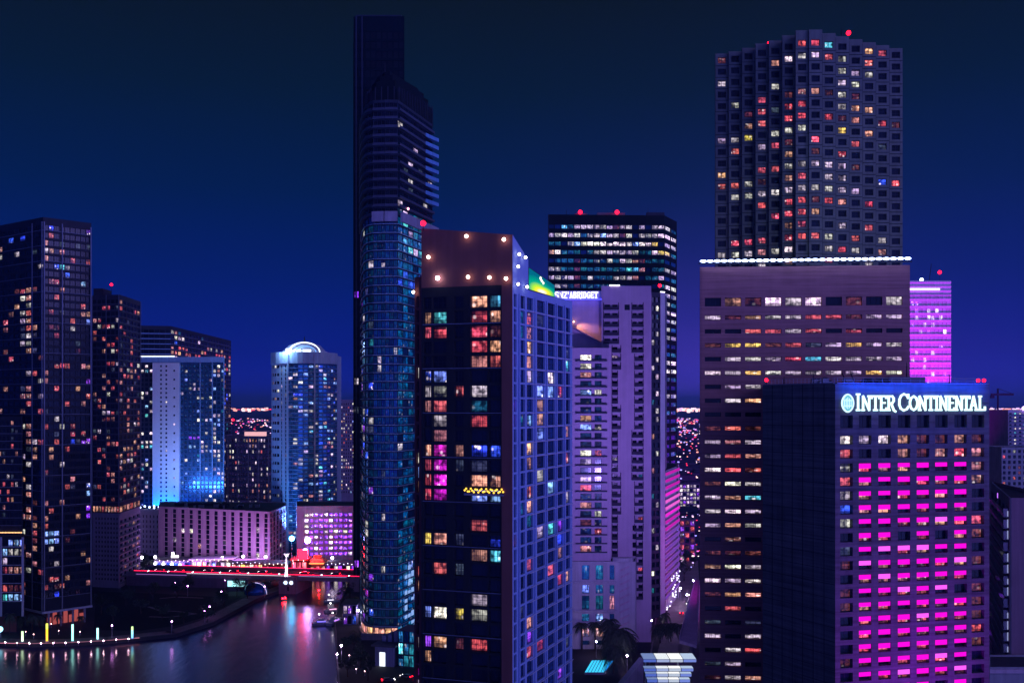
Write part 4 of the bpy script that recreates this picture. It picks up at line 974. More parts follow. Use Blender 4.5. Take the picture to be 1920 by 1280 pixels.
    b2 = Bld('slender_tower', 'slim apartment tower above a punched lilac base beside the riverside tower', 'apartment tower', (P(215, 570)[0], 572, GZ), vis=[(170, 540, 265, 1100)])
    zm = Z(948, 548); zp = Z(962, 548)
    mass(b2, pts, GZ, zt - .5, wall=wl); ring_wall(b2, pts, {0, 1}, GZ, zt, wl); f, g = Face(A, B), Face(B, Cc)
    pit = 11.6 / F * 548; n = 34
    rows = [(zt - 2.5 - pit * i - 2.3, zt - 2.5 - pit * i) for i in range(n)]; rows = [r for r in rows if r[0] > zm + .3]
    def c2(i, j): return pick(.7, 'rwoR') if (4 <= i <= 10 or 14 <= i <= 15 or 17 <= i <= 19) and j in (3, 4) else pick(.24, 'wordrg')
    def c3(i, j): return pick(.42 if i > 10 else .2, 'wowrgor')
    ws = wall_mat('violet_dark_wall', (.06, .055, .085), .7, .2)
    for ff, cc, nc in ((f, c2, 6), (g, c3, 6)):
        facade(b2, ff, even(ff, nc, .8), rows, cc, ws, zm, zt, t=.35, mv=1, ledge=(.22, .3, W_LEDGE_D), fw=.09)
        facade(b2, ff, even(ff, 9 if ff is f else 6, .85), [(zp + .4, zm - .4)], lambda i, j: 'Oooro'[j % 5], ws, zp, zm - .01, t=.35, mv=1)
    for ff, us in ((f, (.3, f.upx(200), f.L - .2)), (g, (g.L - .3,))):
        for u in us: b2.part('fin@').fbox(ff, u - .22, u + .22, .31, .55, zm, zt, W_LEDGE_D)
    lil = wall_mat('lilac_concrete', (.36, .30, .38), .85, .15)
    facade(b2, f, [(f.upx(178 + 5.6 * j), f.upx(181.2 + 5.6 * j)) for j in range(8)], [(Z(972 + 8.7 * i + 2.2, 550), Z(972 + 8.7 * i - 2.2, 550)) for i in range(14)], lambda i, j: '.', lil, GZ, zp - .01, t=.7, mv=0, fw=.05)
    facade(b2, g, even(g, 5, .75), [(Z(972 + 10.8 * i + 3, 565), Z(972 + 10.8 * i - 3, 565)) for i in range(12)], lambda i, j: pick(.22, 'wgor'), lil, GZ, zp - .01, t=.9, mv=0, ledge=(.25, .8, W_LEDGE_D))
    x, y = P(209, 565); beacon(b2, x, y, zt, .8, 6.5)
    mb = MB(); x0, x1 = P(178, 570)[0], P(196, 570)[0]; mb.box(x0, x1, 568, 580, zt - .5, zt + 5.5, W_DARK); mb.build('plant_room', b2.root)
    b2.finish()
    GAIN[0] = .9
    # dark sloped block behind
    A, B, Cc = P(258, 815), P(320, 820), P(433, 1010); pts = [A, B, Cc, P(432, 1030), P(300, 1030)]; zt = Z(611, 820)
    b3 = Bld('ribbon_tower', 'dark tower with pale blue floor ribbons and red rooms behind the white gabled block', 'apartment tower', (P(330, 900)[0], 910, GZ), vis=[(255, 600, 440, 680), (415, 600, 440, 780)])
    mass(b3, pts, GZ, zt - .5); ring_wall(b3, pts, {0, 1}, GZ, zt, W_DARK); f, g = Face(A, B), Face(B, Cc)
    rows = [(zt - 3 - 4.1 * i - 2.9, zt - 3 - 4.1 * i) for i in range(30)]
    facade(b3, f, even(f, 6, .9), rows, lambda i, j: '.' , W_DARK, GZ, zt, t=.4, mv=1, ledge=(.6, .5, wall_mat('blue_slab_edge', (.3, .5, .8), .5, .1)))
    facade(b3, g, even(g, 20, .8), rows, lambda i, j: {1: pick(.6, 'W') if j < 10 else '.', 3: pick(.5, 'Rro'), 4: pick(.6, 'RrO'), 5: pick(.7, 'RwWr'), 6: pick(.7, 'RWwo')}.get(i, pick(.28, 'wobt')), W_DARK, GZ, zt, t=.4, mv=0, ledge=(.5, .5, W_LEDGE_D)); b3.finish()
    # white panel block
    d = 700; e = [P(x, d) for x in (262, 287, 337, 421)]; pts = [e[0], e[3], *bk(e[0], e[3], d + 22)]; zt = Z(671, d)
    b4 = Bld('white_panel_block', 'apartment block with a tall white wall of tiny square windows lit blue at its foot', 'apartment block', (P(340, d)[0], d + 10, GZ), vis=[(260, 660, 425, 950)])
    pb = wall_mat('powder_blue_wall', (.25, .42, .62), .6, .15)
    mass(b4, pts, GZ, zt - .5); ring_wall(b4, pts, {0}, GZ, zt, pb)
    pit = 8.35 / F * d; n = 36; rows = [(Z(684, d) - pit * i - 2.2, Z(684, d) - pit * i) for i in range(n)]
    s1, s2, s3 = Face(e[0], e[1]), Face((e[1][0], d - 1.2), (e[2][0], d - 1.2)), Face(e[2], e[3])
    facade(b4, s1, even(s1, 3, .7), rows, lambda i, j: pick(.33, 'WwcB'), W_DARK, GZ, zt - .01, t=.4, mv=0)
    wh = wall_mat('white_render', (.82, .82, .8), .8, .08, streak=.08); b4.part('wall').box(e[1][0], e[2][0], d - .59, d + 2, GZ, Z(682, d), wh)
    facade(b4, s2, [(s2.upx(300), s2.upx(303.4)), (s2.upx(310), s2.upx(313.4)), (s2.upx(325), s2.upx(328.2))], [(r[0] + .7, r[1] - .2) for r in rows], lambda i, j: pick(.06, 'W') if j < 2 else pick(.2, 'W') if i % 2 else None, wh, GZ, Z(680, d), t=.6, mv=0, fw=.04)
    def cb(i, j): return pick(.42, 'wWBo') if j in (8, 9) else ('v' if i == 16 and j in (2, 3, 4) else (pick(.17, 'wwBWt').replace('.', 'n')))
    facade(b4, s3, even(s3, 11, .72), rows, cb, wall_mat('blue_mullion', (.06, .14, .26), .4, .2, metal=.5), GZ, zt - .012, t=.5, mv=0, pane=PANE_B)
    for u in (0.3, s3.L * .46, s3.L * .73, s3.L - .4): b4.part('fin@').fbox(s3, u - .3, u + .3, .004, .5, GZ, zt - 1, pb)
    mb = MB(); hh = Face((e[0][0], d - 1.4), (e[3][0], d - 1.4)); mb.fbox(hh, 0, hh.L, -1.3, 0, Z(679, d), Z(669, d), pb); mb.build('cornice', b4.root)
    mb = MB(); mb.fbox(hh, 0, hh.L * .42, .02, .4, Z(669, d) + .02, Z(668, d) + .3, emi('cornice_tube', (.8, .85, 1), 2)); mb.build('cornice_light', b4.root)
    b4.finish()
    ld = bpy.data.lights.new('wall_uplight', 'AREA'); ld.shape = 'RECTANGLE'; ld.size = 18; ld.size_y = 2; ld.energy = 26000; ld.color = (.0, .14, 1)
    lo = bpy.data.objects.new('wall_uplight', ld); C.objects.link(lo); lo.location = (P(312, d)[0], d - 7, Z(968, d)); lo.rotation_euler = (Vector((P(312, d)[0], d, Z(890, d))) - Vector(lo.location)).to_track_quat('-Z', 'Y').to_euler()
    # lower block between
    A, B = P(418, 770), P(514, 760); pts = [A, B, *bk(A, B, 792)]; zt = Z(817, 765)
    b5 = Bld('rooftop_bar_block', 'low violet apartment block with a glowing rooftop pavilion', 'apartment block', (P(465, 775)[0], 778, GZ), vis=[(418, 800, 512, 950)])
    vg = wall_mat('violet_grey_wall', (.3, .26, .36), .7, .2)
    mass(b5, pts, GZ, zt - .5); ring_wall(b5, pts, {0}, GZ, zt, vg); f = Face(A, B)
    facade(b5, f, even(f, 18, .6), [(zt - 2 - 4.2 * i - 2.6, zt - 2 - 4.2 * i) for i in range(13)], lambda i, j: ('O' if i == 0 and 7 < j < 12 else pick(.27, 'WwwroW').replace('.', 'p')), vg, GZ, zt, t=.5, mv=0, ledge=(.25, .5, W_LEDGE_D))
    for k in range(5): b5.part('fin@').fbox(f, f.L * (k + .5) / 5 - .35, f.L * (k + .5) / 5 + .35, .51, .9, GZ, zt, W_GREY)
    x0, x1 = P(456, 772)[0], P(500, 772)[0]; mb = MB(); mb.box(x0, x1, 770, 782, zt + 3, zt + 3.7, W_GREY); mb.build('pavilion_roof', b5.root)
    mb = MB(); mb.box(x0 + 1, x1 - 2, 772, 780, zt - .5, zt + 2.99, emi('pavilion_glow', (1, .5, .55), 1.0)); mb.build('pavilion_glass', b5.root)
    x, y = P(437, 768); lamp_ball(b5, (x, y, zt + 12), .9, RED_LAMP); mb = MB(); mb.tube([(x, y, zt - .5), (x, y, zt + 11.5)], .2, FR_D); mb.build('mast', b5.root); b5.finish()
    # round domed tower
    cx, cy = P(571, 702)[0], 702.0; r = 22.2; seg = 20; ring = [(cx + r * math.cos(a), cy + r * math.sin(a)) for a in [math.pi + math.pi * k / seg for k in range(seg + 1)]]
    zt = Z(664, 682); pts = ring + [(cx + r, cy + 18), (cx - r, cy + 18)]
    b6 = Bld('domed_tower', 'round apartment tower topped by a lit white dome', 'apartment tower', (cx, cy, GZ), vis=[(508, 640, 634, 960)])
    cr = wall_mat('pale_blue_grey', (.42, .55, .62), .75, .15); bg = wall_mat('blue_mullion', (.06, .14, .26), .4, .2, metal=.5)
    mass(b6, pts, GZ, zt - .4, wall=bg, t=.6); pit = 7.5 / F * 690; n = 44
    rows = [(Z(684, 682) - pit * i - 1.95, Z(684, 682) - pit * i) for i in range(n)]
    for k in range(seg):
        f = Face(ring[k], ring[k + 1]); left = k < 8
        if left: 
            facade(b6, f, even(f, 1, .82 if k in (3, 4, 5) else .3), rows, lambda i, j, k=k: (pick(.10, 'wWo') if (i % 2 == 0 or k not in (3, 4, 5)) else None), cr, GZ, zt, t=.6, mv=0)
        else:
            facade(b6, f, even(f, 1, .9), rows, lambda i, j: pick(.24, 'wWoBbBwcw').replace('.', 'n'), bg, GZ, zt, t=.4, mv=0, pane=PANE_B, ledge=(.3, .5, wall_mat('blue_slab_edge', (.3, .5, .8), .5, .1)))
            if k in (8, 13): b6.part('pilaster@').fbox(f, 0, .9, .51, 1.0, GZ, zt, cr)
        b6.part('wall').fbox(f, 0, f.L, .02, .5, Z(681, 682), zt + 1.5, cr)
    ring_wall(b6, pts, set(range(seg)), GZ, zt, cr)
    zd = zt + 1.5; mb = MB(); mb.lathe(cx, cy, [(15.5, zd - 3), (15.5, zd + 1.2), (14.5, zd + 1.5), (11, zd + 5.2), (6, zd + 7.2), (.6, zd + 8)], wall_mat('dome_metal', (.7, .74, .82), .5, .1), 24); mb.build('dome', b6.root)
    mb = MB(); lit = emi('dome_light', (.75, .85, 1), 2.4); litb = emi('dome_light_blue', (.15, .4, 1), 1.6)
    for k in range(3): 
        a0 = math.pi * (1.28 + .13 * k); g = Face((cx + 15.8 * math.cos(a0), cy + 15.8 * math.sin(a0)), (cx + 15.8 * math.cos(a0 + .34), cy + 15.8 * math.sin(a0 + .34))); mb.fbox(g, 0, g.L, 0, .2, zd - .6, zd + (2.0 if k else 2.8), lit)
    mb.build('drum_light', b6.root)
    mb = MB(); arc = [(cx + 3 + 10.5 * math.cos(t), cy - 15.9, zd - .2 + 6.8 * math.sin(t)) for t in [math.pi * k / 14 for k in range(15)]]; mb.tube(arc, .42, lit, 6)
    mb.build('arch_light', b6.root); mb = MB(); arc = [(cx + 4 + 7.0 * math.cos(t), cy - 16.0, zd - .2 + 4.2 * math.sin(t)) for t in [math.pi * k / 14 for k in range(15)]]; mb.tube(arc, .3, litb, 6); mb.build('arch_light', b6.root)
    ld = bpy.data.lights.new('dome_lamp', 'POINT'); ld.energy = 30000; ld.color = (.3, .5, 1); ld.shadow_soft_size = 1; lo = bpy.data.objects.new('dome_lamp', ld); C.objects.link(lo); lo.location = (cx - 9, cy - 24, zd + 4)
    mb = MB(); mb.tube([(cx, cy, zd + 7.8), (cx, cy, zd + 12)], [.8, .1], FR_D); mb.build('spire', b6.root); b6.finish()
    # block to the right of the domed tower
    A, B = P(618, 880), P(672, 880); pts = [A, B, *bk(A, B, 905)]; zt = Z(749, 880)
    b7 = Bld('speckled_block', 'distant block full of tiny white and red windows between the dome and the curved tower', 'apartment block', (P(645, 885)[0], 890, GZ), vis=[(630, 740, 665, 960)])
    mass(b7, pts, GZ, zt - .5, wall=vg); ring_wall(b7, pts, {0}, GZ, zt, vg); f = Face(A, B)
    facade(b7, f, even(f, 13, .55), [(Z(757 + 6.6 * i + 2, 880), Z(757 + 6.6 * i - 2, 880)) for i in range(26)], lambda i, j: pick(.36, 'WWwOWBr').replace('.', 'p'), vg, GZ, zt, t=.5, mv=0); b7.finish()
    # strip windowed hotel
    A, B, Cc = P(297, 642), P(506, 610), P(536, 645); pts = [A, B, Cc, P(535, 672), P(300, 675)]; zt = Z(949.5, 640)
    b8 = Bld('strip_window_hotel', 'long pink hotel with thirteen dark vertical window strips behind the bridge', 'hotel', (P(410, 640)[0], 645, GZ), vis=[(295, 940, 540, 1070)])
    mass(b8, pts, GZ, zt - .6, wall=W_PINK); ring_wall(b8, pts, {0, 1}, GZ, zt, W_PINK); f, g = Face(A, B), Face(B, Cc)
    rows = [(zt - 1.2 - 2.95 * i - 2.55, zt - 1.2 - 2.95 * i) for i in range(12)]
    L8 = {(4, 2): 'W', (4, 3): 'W', (6, 1): 'w', (3, 11): 'W', (8, 12): 'w', (8, 11): 'W', (9, 11): 'w', (10, 11): 'W', (7, 4): 'o'}
    facade(b8, f, [(f.upx(308 + 15.6 * j), f.upx(314.5 + 15.6 * j)) for j in range(13)], rows, lambda i, j: L8.get((i, j), '.'), W_PINK, GZ, zt, t=.6, mv=0, fw=.08)
    facade(b8, g, even(g, 5, .7), rows, lambda i, j: pick(.05, 'w'), wall_mat('painted_shade_stucco', (.4, .3, .42), .8, .2), GZ, zt, t=.8, mv=0, ledge=(.25, .4, W_PINK))  # darker stucco: the side wall's shade is put into the colour
    mb = MB(); mb.box(P(330, 655)[0], P(420, 655)[0], 652, 662, zt - .6, zt + 1.2, W_DARK); mb.build('plant_room', b8.root); clutter(b8.root, P(340, 655)[0], P(500, 655)[0], 628, 650, zt - .58, 16, 3); b8.finish()
    # punched white block
    A, B = P(258, 668), P(297.5, 664); pts = [A, B, *bk(A, B, 690)]; zt = Z(954, 666)
    b9 = Bld('punched_white_block', 'small white block with a grid of dark round cornered windows and blue roof lamps', 'office block', (P(278, 670)[0], 676, GZ), vis=[(255, 940, 300, 1050)])
    wv = wall_mat('white_render', (.74, .72, .76), .8, .08); mass(b9, pts, GZ, zt - .5, wall=wv); ring_wall(b9, pts, {0}, GZ, zt, wv); f = Face(A, B)
    facade(b9, f, even(f, 6, .48), [(Z(968 + 9.4 * i + 3, 666), Z(968 + 9.4 * i - 3, 666)) for i in range(9)], lambda i, j: '.', wv, GZ, zt, t=.8, mv=0, fw=.3, frame=wv)
    for k in range(9): 
        c = f.at(f.L * (k + .5) / 9, -1.5 - 2.5 * (k % 2)); lamp_ball(b9, (*c, zt + .8 + .4 * (k % 3)), .55, BLUE_LAMP)
    b9.finish()
    # violet lit car park
    A, B = P(556, 628), P(668, 632); pts = [A, B, *bk(A, B, 660)]; zt = Z(948, 630)
    c = Bld('violet_car_park', 'open car park whose decks glow violet and white behind the bridge', 'car park', (P(612, 630)[0], 642, GZ), vis=[(555, 940, 662, 1060)])
    wv2 = wall_mat('car_park_concrete', (.42, .36, .5), .8, .2); mass(c, pts, GZ, zt - .5, wall=wv2); ring_wall(c, pts, {0}, GZ, zt, wv2); f = Face(A, B)
    gl = pane_mat('deck_interior', (.2, .15, .3), 0, .6, gain=2.1); gl.cycles.emission_sampling = 'AUTO'
    rr = random.Random(77)
    facade(c, f, [(f.upx(571 + 9.1 * j), f.upx(578.6 + 9.1 * j)) for j in range(10)], [(Z(965 + 10.4 * i + 2.9, 630), Z(965 + 10.4 * i - 2.9, 630)) for i in range(8)] , lambda i, j: 'W' if j == 0 and rr.random() < .8 else rr.choice('vvvvWvv'), wv2, GZ, zt, t=.8, mv=0, pane=gl, fw=.05)
    for j in range(11): c.part('column@').fbox(f, f.upx(569.6 + 9.1 * j) - .25, f.upx(569.6 + 9.1 * j) + .25, .004, .35, GZ, zt, wv2)
    c.finish()
left_bank()
GAIN[0] = 1.0
# ================================================================== GROUND, RIVER, BRIDGE
def ground_mat(name, col, rough=.85, sc=.08):
    return wall_mat(name, col, rough, .5, sc, streak=0)
M_ASPH = ground_mat('asphalt', (.05, .05, .055)); M_PAVE = ground_mat('paving', (.22, .18, .19), .7, .3); M_LAWN = ground_mat('lawn', (.012, .02, .016), .95, .4)
M_QUAY = wall_mat('quay_concrete', (.2, .17, .19), .8, .3)
def structure(name, mb): 
    o = mb.build(name); o['kind'] = 'structure'; return o
def setting():
    # river surface (runs under the land sheets' edges)
    m, nt, out = new_mat('river_water'); L = nt.links
    b = N(nt, 'ShaderNodeBsdfPrincipled'); L.new(b.outputs[0], out.inputs[0]); b.inputs['Base Color'].default_value = (.014, .014, .085, 1); b.inputs['Roughness'].default_value = .2; b.inputs['IOR'].default_value = 1.5
    b.inputs['Specular IOR Level'].default_value = .9
    tc = N(nt, 'ShaderNodeTexCoord'); mp = N(nt, 'ShaderNodeMapping'); mp.inputs['Scale'].default_value = (.5, .16, 1); L.new(tc.outputs['Object'], mp.inputs[0])
    n1 = N(nt, 'ShaderNodeTexNoise'); n1.inputs['Scale'].default_value = .55; n1.inputs['Detail'].default_value = 3; L.new(mp.outputs[0], n1.inputs['Vector'])
    bp = N(nt, 'ShaderNodeBump'); bp.inputs['Strength'].default_value = .22; bp.inputs['Distance'].default_value = .35; L.new(n1.outputs[0], bp.inputs['Height']); L.new(bp.outputs[0], b.inputs['Normal'])
    mb = MB(); mb.face([(-700, 60, 0), (40, 60, 0), (40, 660, 0), (-700, 660, 0)], m); structure('water', mb)
    # land sheets with quay walls: left bank, far city, right bank
    lp = [(-700, 1211), (0, 1211), (60, 1213), (130, 1211), (200, 1207), (250, 1202), (330, 1194), (400, 1172), (440, 1150), (480, 1128), (520, 1113), (545, 1104)]
    shore = [(-700, 432)] + [G(px, py, 0)[:2] for px, py in lp[1:]]; e = G(556, 1070, 0)[:2]
    left = shore + [e, (e[0] + 2, 655), (-700, 655)]
    mb = MB(); mb.prism(left, -1.0, GZ, M_ASPH); structure('ground', mb)
    rp = [(652, 1330), (637, 1285), (633, 1230), (631, 1190), (628, 1165), (640, 1130), (652, 1108), (652, 1080)]
    rs = [(-62, 60)] + [G(px, py, 0)[:2] for px, py in rp]; right = rs + [(-70, 655), (60, 655), (400, 655), (500, 60)]
    mb = MB(); mb.prism(right[::1], -1.0, GZ, M_ASPH); structure('ground', mb)
    mb = MB(); mb.face([(-9000, 655, GZ), (9000, 655, GZ), (26000, 40000, GZ), (-26000, 40000, GZ)], ground_mat('distant_ground', (.045, .04, .06), .9, .01)); structure('ground', mb)
    # promenade, lawn, paths on the left bank
    def strip(name, line, w, z, mat, kind='structure'):
        mb = MB()
        for a, c in zip(line[:-1], line[1:]):
            A, B = Vector(a[:2]), Vector(c[:2]); d = (B - A).normalized(); n = Vector((-d.y, d.x)) * w
            mb.face([(A.x, A.y, z), (B.x, B.y, z), (B.x + n.x, B.y + n.y, z), (A.x + n.x, A.y + n.y, z)], mat)
        o = mb.build(name); o['kind'] = kind; return o
    sh = [G(px, py - .5, 0) for px, py in lp[1:]]
    sh = [(-420, 421.5, 0)] + sh
    strip('promenade', sh, 7.0, GZ + .008, M_PAVE)
    kb = MB()
    for a, c in zip(sh[:-1], sh[1:]):
        f = Face(a, c); kb.fbox(f, 0, f.L, -.5, .06, -.9, GZ + .14, M_QUAY)
    structure('quay_kerb', kb)
    kb = MB()
    for a, c in zip(rs[1:-1], rs[2:]):
        f = Face(c, a); kb.fbox(f, 0, f.L, -.02, .5, -.9, GZ + .14, M_QUAY)
    structure('quay_kerb', kb)
    lawn = [G(px, py)[:2] for px, py in ((176, 1180), (260, 1182), (330, 1172), (385, 1156), (430, 1132), (455, 1116), (400, 1118), (300, 1112), (180, 1108))]
    mb = MB(); mb.face([(x, y, GZ + .012) for x, y in lawn], M_LAWN); o = mb.build('lawn'); o['kind'] = 'structure'
    for pl in ([(275, 1137), (300, 1145), (330, 1146), (360, 1150)], [(278, 1156), (310, 1157), (345, 1154), (370, 1150)], [(300, 1122), (330, 1119), (380, 1121)]):
        strip('path', [G(*q) for q in pl], 1.6, GZ + .02, M_PAVE)
    # street on the right: road, kerbs, lane marks
    road = [G(px, py)[:2] for px, py in ((1215, 1300), (1330, 1300), (1312, 1100), (1306, 1020), (1284, 1020), (1262, 1100))]
    mb = MB(); mb.face([(x, y, GZ + .01) for x, y in road], ground_mat('road_asphalt', (.24, .21, .23), .5, .15)); structure('road', mb)
    mb = MB(); wl = wall_mat('road_paint', (.7, .7, .7), .7, .2)
    for k in range(9):
        y0 = 400 + 16 * k; x = y0 * (1287 - 960) / F + 2; mb.box(x, x + .25, y0, y0 + 7, GZ + .012, GZ + .022, wl)
    structure('road_markings', mb)
    mb = MB()
    for dx in (-14, 13):
        x0 = 385 * (1287 - 960) / F + dx; x1 = 640 * (1287 - 960) / F + dx
        f = Face((x0, 385), (x1, 640)); mb.fbox(f, 0, f.L, -.3, .3, GZ + .002, GZ + .14, M_QUAY)
    structure('kerb', mb)
    # far plain of city lights: too many and too small to count
    rnd = random.Random(8); mb = MB(); lm = [emi('far_lamp_%d' % i, c, s, False) for i, (c, s) in enumerate((((1, .35, .3), 2.2), ((1, .7, .75), 2.6), ((.8, .5, 1), 2.0), ((.35, .3, 1), 2.2), ((1, .03, .1), 2.0), ((1, .15, .7), 1.8)))]
    for k in range(1300):
        d = 900 + 5200 * rnd.random() ** 1.8; px = rnd.choice((rnd.uniform(405, 520), rnd.uniform(625, 670), rnd.uniform(1225, 1325), rnd.uniform(1225, 1325), rnd.uniform(1840, 1935)))
        x, y = P(px, d); s = .00038 * d * rnd.uniform(.4, 1.3) + .12; z = rnd.uniform(3, 14) if d < 2500 else rnd.uniform(6, 22)
        mm = rnd.choice(lm); mb.box(x - s * 1.6, x + s * 1.6, y - s, y + s, z - s, z + s, mm)
    for k in range(130):
        d = rnd.uniform(590, 1100); px = rnd.uniform(1273, 1313); x, y = P(px, d); s = rnd.uniform(.18, .45); z = rnd.uniform(2, 13); mb.box(x - s * 1.5, x + s * 1.5, y - s, y + s, z - s * .7, z + s * .7, rnd.choice(lm))
    for k in range(240):
        d = rnd.uniform(5200, 6500); px = rnd.choice((rnd.uniform(400, 520), rnd.uniform(1230, 1325), rnd.uniform(1230, 1325), rnd.uniform(1850, 1925))); x, y = P(px, d); s = 2.6
        mb.box(x - 7 * rnd.uniform(.5, 1.4), x + 7, y - s, y + s, 70 + rnd.uniform(-12, 12) - s, 70 + s, rnd.choice(lm[:3] if px > 1000 else (lm[0], lm[1], lm[4], lm[0])))
    o = mb.build('distant_city_lights'); tag(o, 'far plain of tiny city lamps reaching to the horizon', 'city lights', kind='stuff')
    mb = MB(); roofs = [wall_mat('far_roof_%d' % i, c, .9, .3, .02) for i, c in enumerate(((.06, .04, .09), (.12, .08, .16), (.04, .04, .07)))]
    for k in range(900):
        d = 800 + 4500 * rnd.random() ** 1.6; px = rnd.choice((rnd.uniform(380, 560), rnd.uniform(600, 700), rnd.uniform(1200, 1345), rnd.uniform(1200, 1345), rnd.uniform(1820, 1960)))
        x, y = P(px, d); w = rnd.uniform(8, 26); h = rnd.uniform(4, 11) * (1.6 if rnd.random() < .1 else 1)
        mb.box(x - w, x + w, y, y + rnd.uniform(10, 30), GZ, h, rnd.choice(roofs))
    o = mb.build('distant_city'); tag(o, 'far low roofs merging into one dark violet mass below the horizon', 'city', kind='stuff')
setting()

def bridge():
    # deck line runs from the left bank to the right bank at about 545 m
    a, c = P(236, 556), P(690, 536); f = Face(a, c); zd = 8.2
    t = thing('river_bridge', 'low concrete road bridge across the river with glowing strips added for traffic light trails', 'bridge', (*f.at(f.L / 2), 0))
    con = wall_mat('bridge_concrete', (.27, .23, .27), .8, .3)
    um0, um1 = f.upx(470), f.upx(655)
    mb = MB(); mb.fbox(f, 0, f.L, -24, 0, zd - 1.5, zd, con); mb.build('deck', t)
    mb = MB(); mb.fbox(f, .1, f.L - .1, -23, -1.2, zd + .004, zd + .03, M_ASPH); mb.build('roadway', t)
    for n0 in (-.45, -23.9):
        mb = MB(); mb.fbox(f, 0, f.L, n0, n0 + .3, zd + .005, zd + 1.0, con); mb.build('parapet', t)
    mb = MB(); mb.fbox(f, 0, f.upx(432), -23, -.3, GZ, zd - 1.51, wall_mat('abutment_wall', (.18, .13, .19), .85, .3)); mb.build('abutment', t)
    mb = MB(); mb.fbox(f, f.upx(655), f.L, -23, -.3, GZ, zd - 1.51, con); mb.build('abutment', t)
    # central pier with the tender's rooms
    u0, u1 = f.upx(526), f.upx(559)
    mb = MB(); mb.fbox(f, u0, u1, -22, 2.6, -1, zd - 1.6, con); mb.fbox(f, u0 + .4, u1 - .4, .05, 2.4, zd - 1.59, zd + .6, con); mb.build('pier', t)
    for px in (539, 549.5):
        u = f.upx(px); mb = MB(); mb.ball((*f.at(u, 2.62), zd - 2.3), 1.0, emi('tender_room', (.6, .75, 1), 2.2), 12, 8, sx=1.15, sy=.25); mb.build('window', t)
    mb = MB(); u = f.upx(543.5); mb.fbox(f, u - .5, u + .5, 2.61, 2.7, 1.6, 4.0, FR_D); mb.build('door', t)
    for px, py in ((530, 1121), (535, 1120), (598, 1106)):
        mb = MB(); x, y, z = G(px, py, 1.2); mb.ball((x, y, 1.2), .42, emi('navigation_red', (1, .004, .01), 60), 8, 6); mb.tube([(x, y, -1), (x, y, .85)], .14, FR_D); mb.build('navigation_light', t)
    # glowing strips added along the parapets in place of traffic light trails
    for nm, n, z, col, s, x0, x1 in (('light_strip', .06, zd + .95, (1.0, .75, .9), 1.8, 350, 545), ('light_strip', -.8, zd + 1.55, (1, .008, .07), 6, 250, 690), ('light_strip', .06, zd - .15, (.7, .3, 1.0), .8, 255, 350), ('light_strip', .06, zd + .95, (.8, .45, 1), .9, 560, 650), ('light_strip', -21, zd + 1.6, (1, .01, .1), 5, 300, 640)):
        mb = MB(); mb.fbox(f, f.upx(x0), f.upx(x1), n, n + .12, z - .14, z, emi('strip_%s_%d' % (nm, x0), col, s)); mb.build(nm, t)
    # white column monument on the pier
    x, y = f.at(f.upx(538.5), .9); s = thing('monument_column', 'floodlit white column with a flared capital standing on the bridge pier', 'monument', (x, y, zd + .6))
    wh = wall_mat('white_stone', (.8, .76, .8), .7, .06); z0 = zd + .6
    mb = MB(); mb.lathe(x, y, [(1.25, z0), (1.25, z0 + .8), (.8, z0 + 1.0), (.75, z0 + 2), (.62, z0 + 10.5)], wh, 14); mb.build('shaft', s)
    mb = MB(); mb.lathe(x, y, [(.64, z0 + 10.51), (.8, z0 + 11.1), (1.6, z0 + 12.0), (1.7, z0 + 12.4), (.3, z0 + 12.5)], wh, 14); mb.build('capital', s)
    ld = bpy.data.lights.new('column_floodlight', 'SPOT'); ld.energy = 60000; ld.color = (1, .8, 1); ld.spot_size = math.radians(40); ld.shadow_soft_size = .3
    lo = bpy.data.objects.new('column_floodlight', ld); C.objects.link(lo); lo.location = (x - 3, y - 15, zd); lo.rotation_euler = (Vector((x, y, z0 + 6)) - Vector(lo.location)).to_track_quat('-Z', 'Y').to_euler()
    return f, zd
BF, BZ = bridge()

